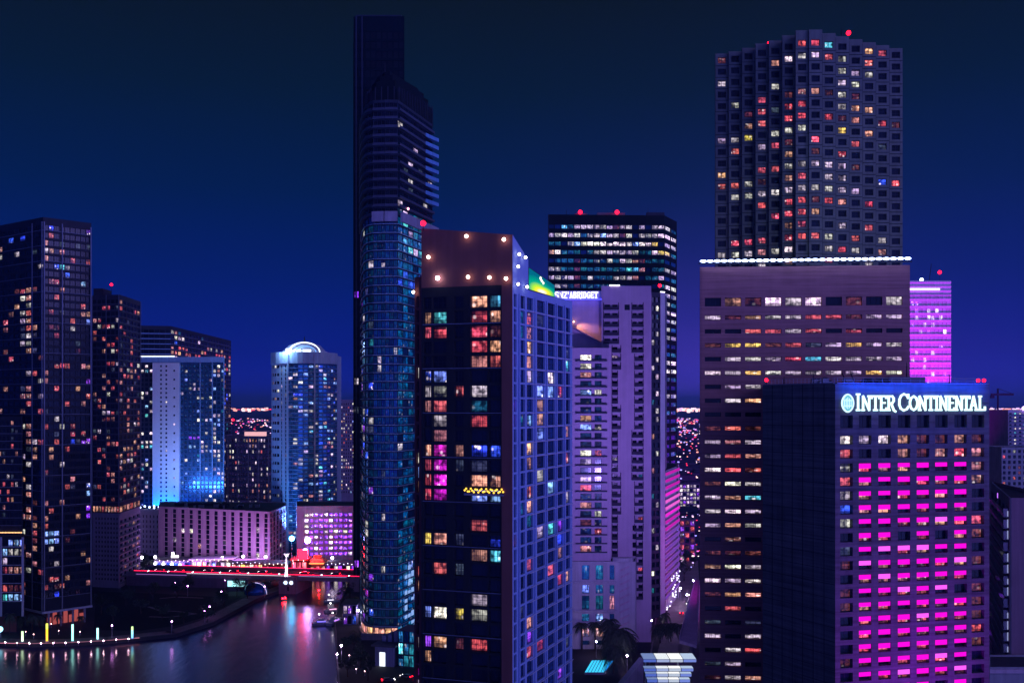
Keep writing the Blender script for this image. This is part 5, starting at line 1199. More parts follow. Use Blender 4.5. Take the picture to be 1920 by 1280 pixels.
# ================================================================== PAVILIONS BEHIND THE BRIDGE
def pavilions():
    GAIN[0] = 2.0
    wallm = W_GREY
    def shop(name, lab, px0, px1, d, h, body, roof, panes, z0=GZ, cat='shop', n=5, over=.6, depth=12, fasc=None):
        A, B = P(px0, d), P(px1, d); f = Face(A, B); t = thing(name, lab, cat, (*f.at(f.L / 2, -depth / 2), z0))
        mb = MB(); mb.fbox(f, 0, f.L, -depth, -.5, z0, z0 + h, body)
        w = f.L / n
        for k in range(n + 1): mb.fbox(f, max(0, k * w - .2), min(f.L, k * w + .2), -.499, 0, z0, z0 + h - 1.2, body)
        mb.fbox(f, 0, f.L, -.499, 0, z0 + h - 1.199, z0 + h, body); mb.build('wall', t)
        for k in range(n):
            ch = panes[k % len(panes)]; m2 = MB(); window(m2, f, k * w + .2, (k + 1) * w - .2, z0 + .02, z0 + h - 1.2, .45, ch, 2, 1, .1); m2.build('shop_window', t)
        mb = MB(); mb.fbox(f, -over, f.L + over, -depth - over, over * 1.5, z0 + h + .003, z0 + h + .5, roof); mb.build('roof', t)
        mb = MB(); sm = emi('string_bulb_%d' % (n % 3), ((1, .6, .7), (.7, .6, 1), (1, .75, .6))[n % 3], 6); kk = max(3, int(f.L / 2.3))
        for k in range(kk): mb.ball((*f.at(f.L * (k + .5) / kk, over * 1.5 + .15), z0 + h - .15 + .5 * (k % 2)), .24, sm, 6, 4)
        mb.build('string_lights', t)
        if fasc: mb = MB(); mb.fbox(f, .2, f.L - .2, over * 1.5 + .01, over * 1.5 + .1, z0 + h + .06, z0 + h + .45, fasc); mb.build('light_strip', t)
        return t, f
    Wv = wall_mat('blue_violet_wall', (.3, .28, .5), .7, .2)
    t, f = shop('shop', 'blue lit low shop with four white lamps behind the bridge', 289, 357, 598, 7, Wv, W_SLATE, 'bBbbv', n=6)
    for px, py in ((292, 1056), (307.5, 1057), (323, 1057.5), (338.5, 1059)):
        u = f.upx(px); lamp_ball(t, (*f.at(u, .9), Z(py, 597)), .95, emi('shop_globe', (.85, .85, 1), 9))
    mb = MB(); mb.fbox(f, f.upx(318), f.upx(332), -3, -2.6, GZ + 8.4, GZ + 9.9, emi('roof_sign', (.95, .8, 1), 3)); mb.build('sign', t)
    mb = MB(); mb.fbox(f, f.upx(320), f.upx(330), -2.9, -2.7, GZ + 7.5, GZ + 8.39, FR_D); mb.build('sign_post', t)
    shop('shop', 'wide shop front under a pale flat canopy in front of the strip windowed hotel', 359, 432, 592, 8.5, W_PINK, W_PALE, 'wWOWBw', n=8, over=1.2, fasc=emi('canopy_glow', (1, .7, .8), .9))
    shop('shop', 'amber lit restaurant front under the pink canopy by the bridge ramp', 434, 492, 588, 7.5, wall_mat('red_render', (.4, .1, .12), .8, .2), W_PINK, 'OWyOWr', n=7, over=1.0)
    shop('shop', 'dim dark red shop front left of the white monument column', 494, 541, 586, 7.0, wall_mat('red_render', (.4, .1, .12), .8, .2), W_PINK, 'rdRdw', n=5)
    t, f = shop('restaurant', 'glowing red restaurant immediately right of the white monument column', 545, 575, 584, 9.5, wall_mat('bright_red_render', (.6, .05, .06), .7, .1), wall_mat('red_roof', (.5, .06, .07), .7, .1), 'RRRO', n=3, cat='restaurant', over=.8, fasc=emi('red_neon', (1, .05, .05), 3))
    mb = MB(); mb.fbox(f, f.L * .48, f.L + .6, .3, .7, GZ + 10.02, GZ + 15.5, emi('red_glow_box', (1, .0012, .004), 60)); mb.build('added_glow_box', t)  # glowing box added to throw the red streak on the water
    # pagoda roofed kiosk
    A, B = P(579, 588), P(609, 588); f = Face(A, B); t = thing('pagoda_kiosk', 'orange red kiosk with an upswept roof below the violet car park', 'kiosk', (*f.at(f.L / 2, -4), GZ))
    mb = MB(); mb.fbox(f, 1.2, f.L - 1.2, -8, -.3, GZ, GZ + 6.5, wall_mat('orange_red_wall', (.6, .16, .08), .7, .1))
    mb.build('wall', t)
    for k in range(3): m2 = MB(); u = f.L * (k + .25) / 3 + .3; window(m2, f, u, u + f.L * .2, GZ + 1, GZ + 5.4, .28, 'OrO'[k], 1, 1, .1); m2.build('window', t)
    rm = wall_mat('orange_roof', (.7, .18, .05), .6, .1); mb = MB(); r0 = [f.at(-.8, .9), f.at(f.L + .8, .9), f.at(f.L + .8, -9), f.at(-.8, -9)]; r1 = [f.at(1.8, -1.5), f.at(f.L - 1.8, -1.5), f.at(f.L - 1.8, -6.5), f.at(1.8, -6.5)]
    mb.hexa([(*p, GZ + 7.4) for p in r0] + [(*p, GZ + 9.6) for p in r1], rm); mb.fbox(f, 2.4, f.L - 2.4, -6.2, -1.8, GZ + 9.61, GZ + 11.2, rm); mb.build('roof', t)
    mb = MB(); mb.fbox(f, .3, f.L - .3, .91, 1.05, GZ + 6.9, GZ + 7.3, emi('orange_tube', (1, .3, .08), 3.5)); mb.fbox(f, 1.5, f.L - 1.5, -.2, -.05, GZ + 8.6, GZ + 9.0, emi('red_neon', (1, .05, .05), 3)); mb.build('light_tube', t)
    shop('shop', 'low violet block with two white doors between the pagoda kiosk and the curved tower', 611, 664, 590, 6.5, wall_mat('violet_wall', (.3, .2, .42), .8, .2), W_SLATE, 'v.Wv.Wv', n=7)
    # domed glass house under the bridge ramp
    x, y, z = G(480, 1112); t = thing('dome_pavilion', 'small blue glass dome with a pale rib under the bridge', 'pavilion', (x, y, GZ))
    gm = pane_mat('dome_glass', (.03, .15, .4), .5, .15); mb = MB(); mb.lathe(x, y, [(6, GZ), (6, GZ + 2), (5.2, GZ + 4), (3.4, GZ + 5.4), (.5, GZ + 6)], wall_mat('dome_blue_glass', (.02, .12, .4), .2, .2, metal=.4), 18); mb.build('dome', t)
    mb = MB(); mb.tube([(x + 6.1 * math.cos(q), y - 2.0, GZ + 6.0 * math.sin(q)) for q in [math.pi * .5 * k / 8 for k in range(9)]], .16, emi('rib_light', (.7, .6, 1), 1.2), 6); mb.build('rib', t)
    x, y, z = G(443, 1108); t = thing('lit_pavilion', 'cyan glowing glass pavilion tucked under the left end of the bridge', 'pavilion', (x, y, GZ)); 
    mb = MB(); mb.box(x - 5, x + 5, y, y + 5, GZ, GZ + 6.2, W_SLATE); mb.build('wall', t); mb = MB(); mb.box(x - 4.5, x + 4.5, y - .15, y - .01, GZ + 2.6, GZ + 5.6, emi('cyan_glass', (.4, .95, 1), 1.8)); mb.build('window', t)
    mb = MB(); mb.box(x - 6, x + 6, y - 1.5, y + 6, GZ + 6.21, GZ + 6.6, W_GREY); mb.build('roof', t)
    # right street: glowing glass stair canopy, blue skylight, guideway
    con = wall_mat('bluish_concrete', (.34, .3, .42), .8, .2)
    x0, x1 = P(1203, 340)[0], P(1303, 340)[0]; t = thing('glass_canopy', 'white blue glowing station canopy of stepped slats above the street', 'station', ((x0 + x1) / 2, 333, GZ))
    for k, (py0, py1) in enumerate(((1219, 1240), (1246, 1254), (1258, 1263), (1268, 1274))):
        d = 341 - 5 * k; zz = Z((py0 + py1) / 2, d); xa, xb = P(1203 + 3 * k, d)[0], P(1302 - 3 * k, d)[0]; dep = (py1 - py0) / 2.6
        mb = MB(); mb.box(xa, xb, d - dep * .5, d + dep * .5, zz - .3, zz, W_LEDGE_D); 
        mb.build('slat_frame', t); mb = MB(); nseg = 4
        for j in range(nseg):
            s0 = xa + (xb - xa) * (j + .03) / nseg; s1 = xa + (xb - xa) * (j + .97) / nseg
            mb.box(s0, s1, d - dep * .46, d + dep * .46, zz + .004, zz + .12, emi('canopy_%d' % j, ((.35, .5, 1), (.9, .95, 1), (1, 1, 1), (.6, .75, 1))[j], (.5, .95, 1.1, .8)[j]))
            mb.box(s0, s1, d - dep * .5 - .12, d - dep * .5 - .01, zz - .9, zz - .05, emi('canopy_f%d' % j, ((.12, .2, .8), (.5, .6, 1), (.7, .8, 1), (.25, .35, 1))[j], .7))
        mb.build('slat_glass', t)
    for xx in (x0 + 1, x1 - 6):
        mb = MB(); mb.tube([(xx, 338, GZ), (xx, 338, Z(1240, 338))], .3, FR_L); mb.build('column', t)
    A, B = P(1160, 352), P(1203, 362); f = Face(A, B); t = thing('ramp_wall', 'pale violet ramp wall left of the glowing station canopy', 'wall', (*f.at(f.L / 2), GZ)); zt = 7.0
    mb = MB(); mb.hexa([(*f.at(0, .8), GZ), (*f.at(f.L, .8), GZ), (*f.at(f.L, -.8), GZ), (*f.at(0, -.8), GZ), (*f.at(0, .8), zt - 4), (*f.at(f.L, .8), zt + 3), (*f.at(f.L, -.8), zt + 3), (*f.at(0, -.8), zt - 4)], con); mb.build('wall', t)
    mb = MB(); mb.hexa([(*f.at(0, 1), zt - 3.99), (*f.at(f.L, 1), zt + 3.01), (*f.at(f.L, -1), zt + 3.01), (*f.at(0, -1), zt - 3.99), (*f.at(0, 1), zt - 3.6), (*f.at(f.L, 1), zt + 3.4), (*f.at(f.L, -1), zt + 3.4), (*f.at(0, -1), zt - 3.6)], W_LEDGE); mb.build('coping', t)
    a, c = P(1322, 345), P(1312, 520); t = thing('elevated_guideway', 'elevated concrete guideway rising along the right side of the street', 'guideway', (a[0], 430, GZ)); f = Face(c, a)
    mb = MB(); q = [P(1274, 388), P(1306, 380), P(1313, 520), P(1304, 520)]; mb.prism(q, 9.4, 10.6, con, True); mb.build('deck', t)
    for k, (p, r) in enumerate(((q[0], q[3]), (q[1], q[2]))):
        g = Face(p, r); mb = MB(); mb.fbox(g, 0, g.L, -.15, .15, 10.61, 11.9, con); mb.build('parapet', t)
    for k in range(4):
        s = (k + .5) / 4; x = (q[0][0] + q[1][0]) / 2 * (1 - s) + (q[2][0] + q[3][0]) / 2 * s; y = 378 * (1 - s) + 520 * s; mb = MB(); mb.tube([(x, y, GZ), (x, y, 9.39)], .9, con, 8); mb.build('pier', t)
    x, y, z = G(1121, 1262); t = thing('blue_skylight', 'angular blue glowing glass skylight beside the dark palms', 'skylight', (x, y, GZ)); bl = emi('skylight_blue', (.01, .33, 1), .95); bl2 = emi('skylight_cyan', (.05, .6, 1), 1.2)
    p = [G(1096, 1264), G(1133, 1264), G(1150, 1242), G(1122, 1243)]; q = [(a_[0], a_[1], GZ + .9) for a_ in p]; mid = [((p[0][0] + p[3][0]) / 2, (p[0][1] + p[3][1]) / 2, GZ + 3.2), ((p[1][0] + p[2][0]) / 2, (p[1][1] + p[2][1]) / 2, GZ + 3.2)]
    mb = MB(); mb.face([q[0], q[1], mid[1], mid[0]], bl2); mb.face([q[2], q[3], mid[0], mid[1]], bl); mb.face([q[1], q[2], mid[1]], bl); mb.face([q[3], q[0], mid[0]], bl2); mb.build('glass', t)
    mb = MB(); mb.prism([a_[:2] for a_ in p], GZ, GZ + .89, W_GREY); mb.build('kerb_wall', t)
    mb = MB()
    for k in range(7):
        s = k / 6; b0 = [q[0][i] * (1 - s) + q[1][i] * s for i in range(3)]; m0 = [mid[0][i] * (1 - s) + mid[1][i] * s for i in range(3)]; t0 = [q[3][i] * (1 - s) + q[2][i] * s for i in range(3)]; mb.tube([b0, m0, t0], .12, FR_D, 4)
    mb.build('glazing_bar', t)
    # service yard at the foot of the curved tower
    A, B = P(703, 386), P(738, 384); f = Face(A, B); t = thing('garage_ramp', 'blue grey garage entrance with a bright doorway at the foot of the curved tower', 'garage', (*f.at(f.L / 2), GZ)); 
    mb = MB(); mb.fbox(f, 0, f.L, -14, 0, GZ, GZ + 7.5, wall_mat('blue_grey_wall', (.36, .36, .58), .8, .2)); mb.build('wall', t)
    mb = MB(); mb.fbox(f, f.L * .25, f.L * .55, .01, .1, GZ, GZ + 5.2, emi('doorway', (.85, .92, 1), 1.6)); mb.build('door', t)
    mb = MB(); mb.fbox(f, -1, f.L + 1.2, -15, 1.5, GZ + 7.51, GZ + 8.1, W_SLATE); mb.build('roof', t)
    for k in range(3): mb = MB(); u = f.L * (.1 + .32 * k); mb.fbox(f, u, u + 1.6, -9, -5, GZ + 8.11, GZ + 10.2 + k, wall_mat('blue_grey_wall', (.36, .36, .58), .8, .2)); mb.build('vent_stack', t)
    A, B = P(746, 384), P(776, 382); f = Face(A, B); t = thing('glass_annex', 'teal glazed annex between the curved tower and the nearest tower', 'annex', (*f.at(f.L / 2, -5), GZ)); mb = MB(); mb.fbox(f, 0, f.L, -10, -.4, GZ, GZ + 14, W_SLATE); mb.build('wall', t)
    for i in range(3):
        for j in range(3): m2 = MB(); window(m2, f, f.L * j / 3 + .1, f.L * (j + 1) / 3 - .1, GZ + .3 + 4.5 * i, GZ + 4.4 + 4.5 * i, .38, 'tttcttt.t'[i * 3 + j], 1, 1, .1, pane=PANE_B); m2.build('window', t)
    A, B = P(676, 427.6), P(770, 427.6); f = Face(A, B)
    t = thing('terrace_wall', 'low stepped terrace wall below the lobby of the curved tower', 'wall', (*f.at(f.L / 2), GZ)); mb = MB(); mb.fbox(f, 0, f.L, -.6, 0, GZ, GZ + 2.4, W_SLATE); mb.build('wall', t); mb = MB(); mb.fbox(f, -.4, f.L + .4, -.8, .2, GZ + 2.41, GZ + 2.7, W_LEDGE_D); mb.build('coping', t)
pavilions()
GAIN[0] = 1.0

# ================================================================== TREES, PALMS
LEAF = [wall_mat('leaf_dark', (.04, .06, .04), .7, .6, 1.5), wall_mat('leaf_mid', (.075, .11, .07), .7, .6, 1.5)]
BARK = wall_mat('bark', (.07, .05, .045), .9, .4, 1.0)
def broadleaf(seed, lab, h=9.0, w=5.0):
    rnd = random.Random(seed); t = thing('park_tree', lab, 'tree', (0, 0, 0)); th = h * .32
    mb = MB(); mb.tube([(0, 0, -.3), (.1, 0, th * .6), (0, .1, th * 1.25)], [.32, .24, .18], BARK, 7)
    for k in range(5):
        a = k * 1.26 + rnd.random(); mb.tube([(0, .05, th * (.8 + .08 * k)), (w * .25 * math.cos(a), w * .25 * math.sin(a), th * 1.5), (w * .42 * math.cos(a), w * .42 * math.sin(a), h * .62)], [.15, .1, .04], BARK, 5)
    mb.build('trunk', t); mb = MB()
    blobs = [(rnd.gauss(0, w * .24), rnd.gauss(0, w * .24), h * rnd.uniform(.48, .84), rnd.uniform(.22, .36) * w) for _ in range(9)]
    for k in range(620):
        bx, by, bz, br = rnd.choice(blobs); a = rnd.uniform(0, 6.28); c = rnd.uniform(-1, 1); r = br * rnd.uniform(.55, 1.08); s = math.sqrt(1 - c * c)
        p = Vector((bx + r * s * math.cos(a), by + r * s * math.sin(a), bz + r * c * .8)); d = Vector((rnd.uniform(-1, 1), rnd.uniform(-1, 1), rnd.uniform(-.6, .6))).normalized(); e = d.orthogonal().normalized(); sz = rnd.uniform(.22, .5)
        mb.face([tuple(p - d * sz), tuple(p + e * sz * .55), tuple(p + d * sz), tuple(p - e * sz * .55)], LEAF[k % 2])
    mb.build('crown', t); return t
def palm(seed, lab, h=9.0, fl=3.4, nf=22):
    rnd = random.Random(seed); t = thing('palm_tree', lab, 'palm', (0, 0, 0)); mb = MB()
    mb.tube([(0, 0, -.3), (.15, .05, h * .5), (.05, .1, h)], [.3, .22, .2], BARK, 8); mb.build('trunk', t); mb = MB()
    for k in range(nf):
        a = k * 2.4 + rnd.uniform(-.2, .2); up = rnd.uniform(-.5, .95); n = 8; l = fl * rnd.uniform(.8, 1.1); pts = []
        for j in range(n + 1):
            s = j / n; r = l * s * (1 - .15 * s); z = h + l * (up * s * .8 - .85 * s * s); pts.append(Vector((r * math.cos(a), r * math.sin(a), z)))
        sd = Vector((-math.sin(a), math.cos(a), 0))
        for j in range(1, n + 1):
            p = pts[j]; q = pts[j - 1]; w = fl * .24 * math.sin(math.pi * (j / n) * .86 + .15)
            for sg in (-1, 1):
                tip = p + sd * sg * w + (p - q) * .8 - Vector((0, 0, w * .45)); mid = (p + q) / 2
                mb.face([tuple(q), tuple(mid + (p - q) * .3), tuple(tip)], LEAF[j % 2]); mb.face([tuple(mid), tuple(p), tuple(tip + (p - q) * .7)], LEAF[(j + 1) % 2])
        mb.tube([tuple(v) for v in pts], [.05] * n + [.015], BARK, 4)
    mb.build('crown', t); return t
def place(protos, spots, group):
    used = set()
    for px, py, kind, sc, lab in spots:
        p = protos[kind]; o = p if kind not in used else copy_tree(p); used.add(kind)
        o.location = G(px, py); o.scale = (sc, sc, sc * R.uniform(.92, 1.08)); o.rotation_euler = (0, 0, R.uniform(0, 6.28)); o['label'] = lab; o['group'] = group
protos = [broadleaf(1, ''), broadleaf(2, '', 8, 6.2), broadleaf(3, '', 11, 6)]
park = [(190, 1152, 2, 1.0, 'tall tree at the left end of the dark park beside the riverside tower'), (212, 1166, 0, 1.0, 'tree near the water in the dark park just behind the lit quay posts'), (236, 1134, 1, 1.1, 'spreading tree in front of the punched lilac base'), (264, 1150, 0, 1.0, 'park tree left of the crossing pale paths'),
        (286, 1127, 2, .9, 'park tree behind the crossing pale paths'), (304, 1162, 1, .9, 'broad low tree between the crossing paths and the quay'), (332, 1119, 0, 1.0, 'park tree below the left end of the bridge light trail'), (352, 1108, 1, 1.0, 'wide tree against the bridge abutment wall'), (345, 1170, 0, .8, 'small tree right of the single violet quay lamp'),
        (388, 1166, 1, .95, 'dark spreading tree below the two violet park lamps'), (402, 1152, 2, .8, 'upright tree right of the two violet park lamps'), (420, 1134, 1, 1.0, 'tree on the bend of the pink riverside path'), (444, 1118, 2, .9, 'tall tree in front of the cyan glowing pavilion'), (464, 1121, 0, 1.1, 'round tree between the cyan pavilion and the blue dome'), (500, 1108, 1, .8, 'low tree right of the blue dome below the bridge'),
        (278, 1074, 1, 1.0, 'tree in front of the punched white block left of the blue shop'), (310, 1073, 0, .75, 'dark tree before the blue lit shop'), (268, 1058, 0, .9, 'tree beside the foot of the punched white block')]
place(protos, park, 'broadleaf trees around the park on the left bank')
rb = [(645, 1128, 0, .9, 'tree on the right bank below the far end of the bridge'), (656, 1120, 1, .9, 'wide tree at the foot of the curved tower near the bridge'), (662, 1148, 2, .7, 'upright tree behind the moored boats'), (664, 1218, 1, .9, 'broad tree on the dark right bank below the moored boats'), (648, 1222, 0, .8, 'tree close to the right quay edge'), (676, 1252, 1, 1.0, 'large tree with red lit leaves at the bottom of the right bank'), (652, 1268, 0, .9, 'tree at the bottom edge nearest the right quay'), (690, 1275, 2, .7, 'narrow tree left of the bright garage doorway')]
place({k: copy_tree(protos[k]) for k in range(3)}, rb, 'broadleaf trees on the right bank')
st = [(1283, 1088, 2, 1.1, 'street tree beside the striped car park, the nearest of the row'), (1286, 1056, 0, 1.2, 'street tree half way up the right hand street'), (1290, 1030, 1, 1.2, 'street tree under the red lit house front'), (1296, 965, 2, 1.5, 'dark tree mass at the far end of the street'), (1280, 962, 1, 1.6, 'broad far tree left of the dark tree mass up the street'), (1302, 1060, 1, 1.0, 'street tree against the granite block flank')]
place({k: copy_tree(protos[k]) for k in range(3)}, st, 'street trees beyond the station canopy')
pp = [palm(5, ''), palm(6, '', 11, 4.2, 26), palm(7, '', 8, 5.0, 40)]
pal = [(1091, 1218, 0, 1.2, 'thin palm in front of the amber lit podium windows'), (1116, 1220, 0, 1.15, 'second thin palm right of the amber lit podium windows'), (1158, 1243, 2, 1.7, 'largest bushy palm in the dark clump before the lilac tower'), (1142, 1228, 1, 1.2, 'palm at the left of the dark clump before the lilac tower'), (1174, 1232, 2, 1.15, 'palm at the right of the dark clump, its fronds catching violet light'), (1150, 1262, 2, 1.1, 'low palm beside the blue skylight'),
       (1238, 1205, 2, .9, 'left palm above the glowing station canopy'), (1258, 1202, 2, .95, 'middle palm above the glowing station canopy'), (1247, 1186, 1, .8, 'palm behind the pair above the station canopy'), (1275, 1206, 0, .8, 'thin palm at the right of the pair above the station canopy')]
place(pp, pal, 'palms around the right hand street')
pl2 = [(18, 1188, 1, .8, 'palm at the left border before the glazed podium block'), (38, 1181, 2, .75, 'bushy palm left of the pale green quay post'), (60, 1186, 1, .75, 'palm between the first two glowing quay posts'), (74, 1178, 2, .7, 'palm under the corner of the riverside tower'), (108, 1180, 0, .7, 'small palm in front of the red lobby'), (50, 1170, 0, .8, 'thin palm close to the glazed podium block'), (152, 1182, 0, .7, 'small palm right of the red lobby'), (322, 1172, 0, .5, 'tiny palm beside the single violet quay lamp')]
place([copy_tree(p) for p in pp], pl2, 'palms along the left promenade')

# ================================================================== LAMPS, QUAY POSTS
def street_lamp(h, r, mat, lab=''):
    t = thing('street_lamp', lab, 'street lamp', (0, 0, 0)); mb = MB(); mb.tube([(0, 0, -.2), (0, 0, .8), (0, 0, h)], [.16, .11, .07], FR_L, 6); mb.build('pole', t)
    mb = MB(); mb.ball((0, 0, h + r * .8), r, mat, 10, 6); mb.build('lamp_globe', t); return t
def lamps(proto, spots, group, z=GZ):
    for k, (px, py, lab, *s) in enumerate(spots):
        o = proto if k == 0 else copy_tree(proto); o.location = G(px, py, z); o['label'] = lab; o['group'] = group
        if s: o.scale = (s[0],) * 3
nth = ['leftmost', 'second', 'third', 'fourth', 'fifth', 'sixth', 'seventh', 'eighth', 'ninth', 'tenth', 'eleventh', 'twelfth']
lamps(street_lamp(.9, .2, emi('quay_lamp', (1, .55, .75), 45)), [(10, 1208, 'low quay lamp nearest the left border')] + [(x, y, 'low quay lamp ' + s) for x, y, s in ((32, 1209, 'left of the pale green post'), (55, 1210, 'right of the pale green post'), (77, 1210, 'left of the yellow post'), (100, 1209.5, 'right of the yellow post'), (123, 1209, 'left of the tall cyan post'), (147, 1208, 'right of the tall cyan post'), (171, 1206.5, 'left of the short cyan post'), (194, 1205, 'right of the short cyan post'), (218, 1203, 'midway between the last two posts'), (241, 1201.5, 'beside the blue green post at the end of the row'))], 'low lamps along the left quay')
lamps(street_lamp(5.0, .3, emi('park_lamp', (.85, .3, 1), 30)), [(322, 1187, 'violet lamp alone on the quay below the park paths'), (384, 1166, 'lower of the two violet park lamps'), (393, 1158, 'upper of the two violet park lamps'), (328, 1111, 'pink lamp in the park below the left ramp of the bridge'), (352, 1117, 'white lamp in the tree by the bridge abutment'), (415, 1128, 'lamp at the bend of the riverside path'), (496, 1118, 'violet lamp at the right foot of the blue dome'), (422, 1105, 'lamp left of the cyan glowing pavilion'), (210, 1195, 'lamp among the dark trees left of the blue green post')], 'park lamps')
lamps(street_lamp(8.0, .8, emi('white_street', (.9, .75, 1), 22)), [(266, 1072, 'tall white street lamp at the left end of the bridge road'), (258, 1078, 'white street lamp at the left border of the bridge road'), (291, 1071, 'street lamp behind the dark tree before the blue shop'), (417, 1073, 'street lamp in front of the wide shop front'), (456, 1070, 'left lamp on the ramp before the amber restaurant'), (498, 1071, 'lamp post at the right end of the amber restaurant'), (324, 1064, 'pinkish lamp above the blue shop'), (573, 1067, 'white lamp between the red restaurant and the pagoda kiosk'), (623, 1073, 'lamp in front of the low violet block')], 'street lamps behind the bridge')
tl = street_lamp(20, 1.5, emi('floodlight_cyan', (.1, .5, 1), 36)); tl['label'] = 'tall cyan floodlight above the white monument column'; tl['group'] = 'tall floodlights'; tl.location = G(547, 1078)
t2 = street_lamp(19, 1.7, emi('floodlight_white', (.5, .3, 1), 60)); t2['label'] = 'tall white floodlight at the lower corner of the violet car park'; t2['group'] = 'tall floodlights'; t2.location = G(577, 1079)
t3 = copy_tree(t2); t3['label'] = 'lower white floodlight beneath the tall white one'; t3.scale = (.8, .8, .72); t3.location = G(572, 1080)
t4 = copy_tree(t2); t4['label'] = 'bright white floodlight far up the right hand street'; t4.scale = (.8, .8, .75); t4.location = G(1304, 950)
rl = street_lamp(6, .27, emi('right_bank_lamp', (.85, .6, 1), 260))
lamps(rl, [(650, 1150, 'lamp above the moored boats on the right bank'), (672, 1170, 'lamp beside the curved tower above the boats'), (640, 1240, 'lamp on the dark right quay'), (632, 1250, 'lamp at the lower edge of the right quay', .8), (660, 1160, 'pink lamp between the right bank trees'), (1176, 1260, 'lamp among the dark palms'), (1222, 1190, 'white lamp at the foot of the lilac tower flank'), (1118, 1232, 'violet lamp under the thin palms'), (1288, 1138, 'violet lamp at the head of the right hand street'), (1276, 1125, 'lamp on the left pavement of the right hand street'), (1300, 1110, 'lamp post on the right pavement of the right hand street')], 'lamps on the right bank and street')
lamps(street_lamp(1.6, .17, emi('garden_lamp', (1, .5, .55), 14)), [(20, 1172, 'garden lamp under the palm at the left border'), (48, 1191, 'garden lamp right of the pale green post palms'), (63, 1196, 'garden lamp midway between the first two posts'), (110, 1189, 'garden lamp before the red lobby'), (150, 1191, 'garden lamp behind the tall cyan post'), (96, 1176, 'garden lamp beside the red lobby column'), (30, 1183, 'garden lamp below the glazed podium block'), (668, 1262, 'pinkish lamp under the large tree on the right bank'), (684, 1266, 'pinkish lamp left of the bright garage doorway'), (655, 1236, 'pinkish lamp by the right quay trees')], 'small garden lamps')
def quay_post(px, py, hpx, stops, lab):
    x, y, z = G(px, py); h = hpx / F * y; t = thing('light_post', lab, 'light post', (x, y, GZ)); t['group'] = 'glowing quay posts'
    mb = MB(); n = len(stops)
    for k, c in enumerate(stops): mb.lathe(x, y, [(.42, GZ + .4 + h * k / n + .002), (.42, GZ + .4 + h * (k + 1) / n - .002)], emi('post_%s_%d' % (px, k), c, 2.2), 10)
    mb.build('light_tube', t); mb = MB(); mb.lathe(x, y, [(.8, GZ), (.8, GZ + .3), (.5, GZ + .39)], W_PALE, 10); mb.build('base', t); mb = MB(); mb.lathe(x, y, [(.5, GZ + h + .41), (.5, GZ + h + .6)], FR_D, 10); mb.build('cap', t)
mb = MB(); am = emi('quay_edge_glow', (1, .35, .5), .7)  # glow painted along the kerb for light falling on the quay edge
for a_, b_ in zip(((-20, 1210.6), (60, 1212.4), (130, 1210.6), (200, 1206.6)), ((60, 1212.4), (130, 1210.6), (200, 1206.6), (262, 1201))):
    f_ = Face(G(*a_, 0), G(*b_, 0)); mb.fbox(f_, .1, f_.L - .1, .14, .24, GZ - .15, GZ + .08, am)
tag(mb.build('light_strip'), 'pink glowing strip added for light on the edge of the left quay', 'added glow strip')
quay_post(42, 1203, 19, [(.75, 1, .7), (.6, .85, .5)], 'pale green glowing post on the quay, leftmost of five')
quay_post(88, 1202.5, 33, [(1, .5, .05), (1, .6, .03), (.8, .85, .1)], 'tall yellow orange glowing post on the quay')
quay_post(136, 1202, 31, [(.35, .95, .9), (.45, 1, .95)], 'tall cyan glowing post on the quay')
quay_post(183, 1199, 21, [(.4, .9, .9), (.5, 1, 1)], 'short cyan glowing post on the quay')
quay_post(248, 1197, 22, [(.2, .55, 1), (.3, .8, .9), (.5, .8, .3)], 'blue to green glowing post at the right end of the row')
x, y, z = G(0, 1195); t = thing('globe_sculpture', 'blue white glowing globe cut by the left border of the quay', 'lamp', (x, y, GZ)); mb = MB(); mb.ball((x, y, GZ + 3.6), 1.2, emi('globe_blue', (.3, .75, 1), 3), 14, 9); mb.build('globe', t); mb = MB(); mb.lathe(x, y, [(.9, GZ), (.6, GZ + .5), (.35, GZ + 2.4)], W_SLATE, 10); mb.build('base', t)

# ================================================================== CARS
def car(lab=''):
    t = thing('car', lab, 'car', (0, 0, 0)); pm = wall_mat('car_paint', (.12, .11, .13), .3, .05, spec=.6)
    prof = [(-2.2, .35), (-2.25, .8), (-1.9, .95), (-1.35, 1.4), (.35, 1.42), (1.0, .98), (2.1, .85), (2.25, .6), (2.2, .35)]
    mb = MB(); n = len(prof); w = .88; i = 0
    L_ = [(x, -w * (.82 if z > 1.2 else 1), z) for x, z in prof]; Rr = [(x, w * (.82 if z > 1.2 else 1), z) for x, z in prof]
    mb.face(L_, pm); mb.face(Rr[::-1], pm)
    for k in range(n): q = (k + 1) % n; mb.face([L_[k], Rr[k], Rr[q], L_[q]], pm)
    mb.build('body', t); mb = MB(); gl = wall_mat('car_glass', (.01, .012, .02), .1, .05)
    for s in (-1, 1): mb.face([(-1.5, s * .885, .98), (.8, s * .885, .98), (.3, s * .76, 1.35), (-1.25, s * .76, 1.35)], gl)
    mb.face([(1.0, -.7, 1.0), (1.0, .7, 1.0), (.42, .62, 1.4), (.42, -.62, 1.4)], gl); mb.build('window', t)
    for x in (-1.4, 1.4):
        for s in (-1, 1): mb = MB(); mb.tube([(x, s * .68, .33), (x, s * .9, .33)], .33, FR_D, 12); mb.build('wheel', t)
    for s in (-1, 1):
        mb = MB(); mb.ball((2.2, s * .62, .68), .2, emi('headlight', (1, .92, .95), 14), 8, 5); mb.build('headlight', t); mb = MB(); mb.ball((-2.22, s * .62, .78), .18, emi('taillight', (1, .004, .015), 20), 8, 5); mb.build('taillight', t)
    return t
cr = car(); first = True
f = BF
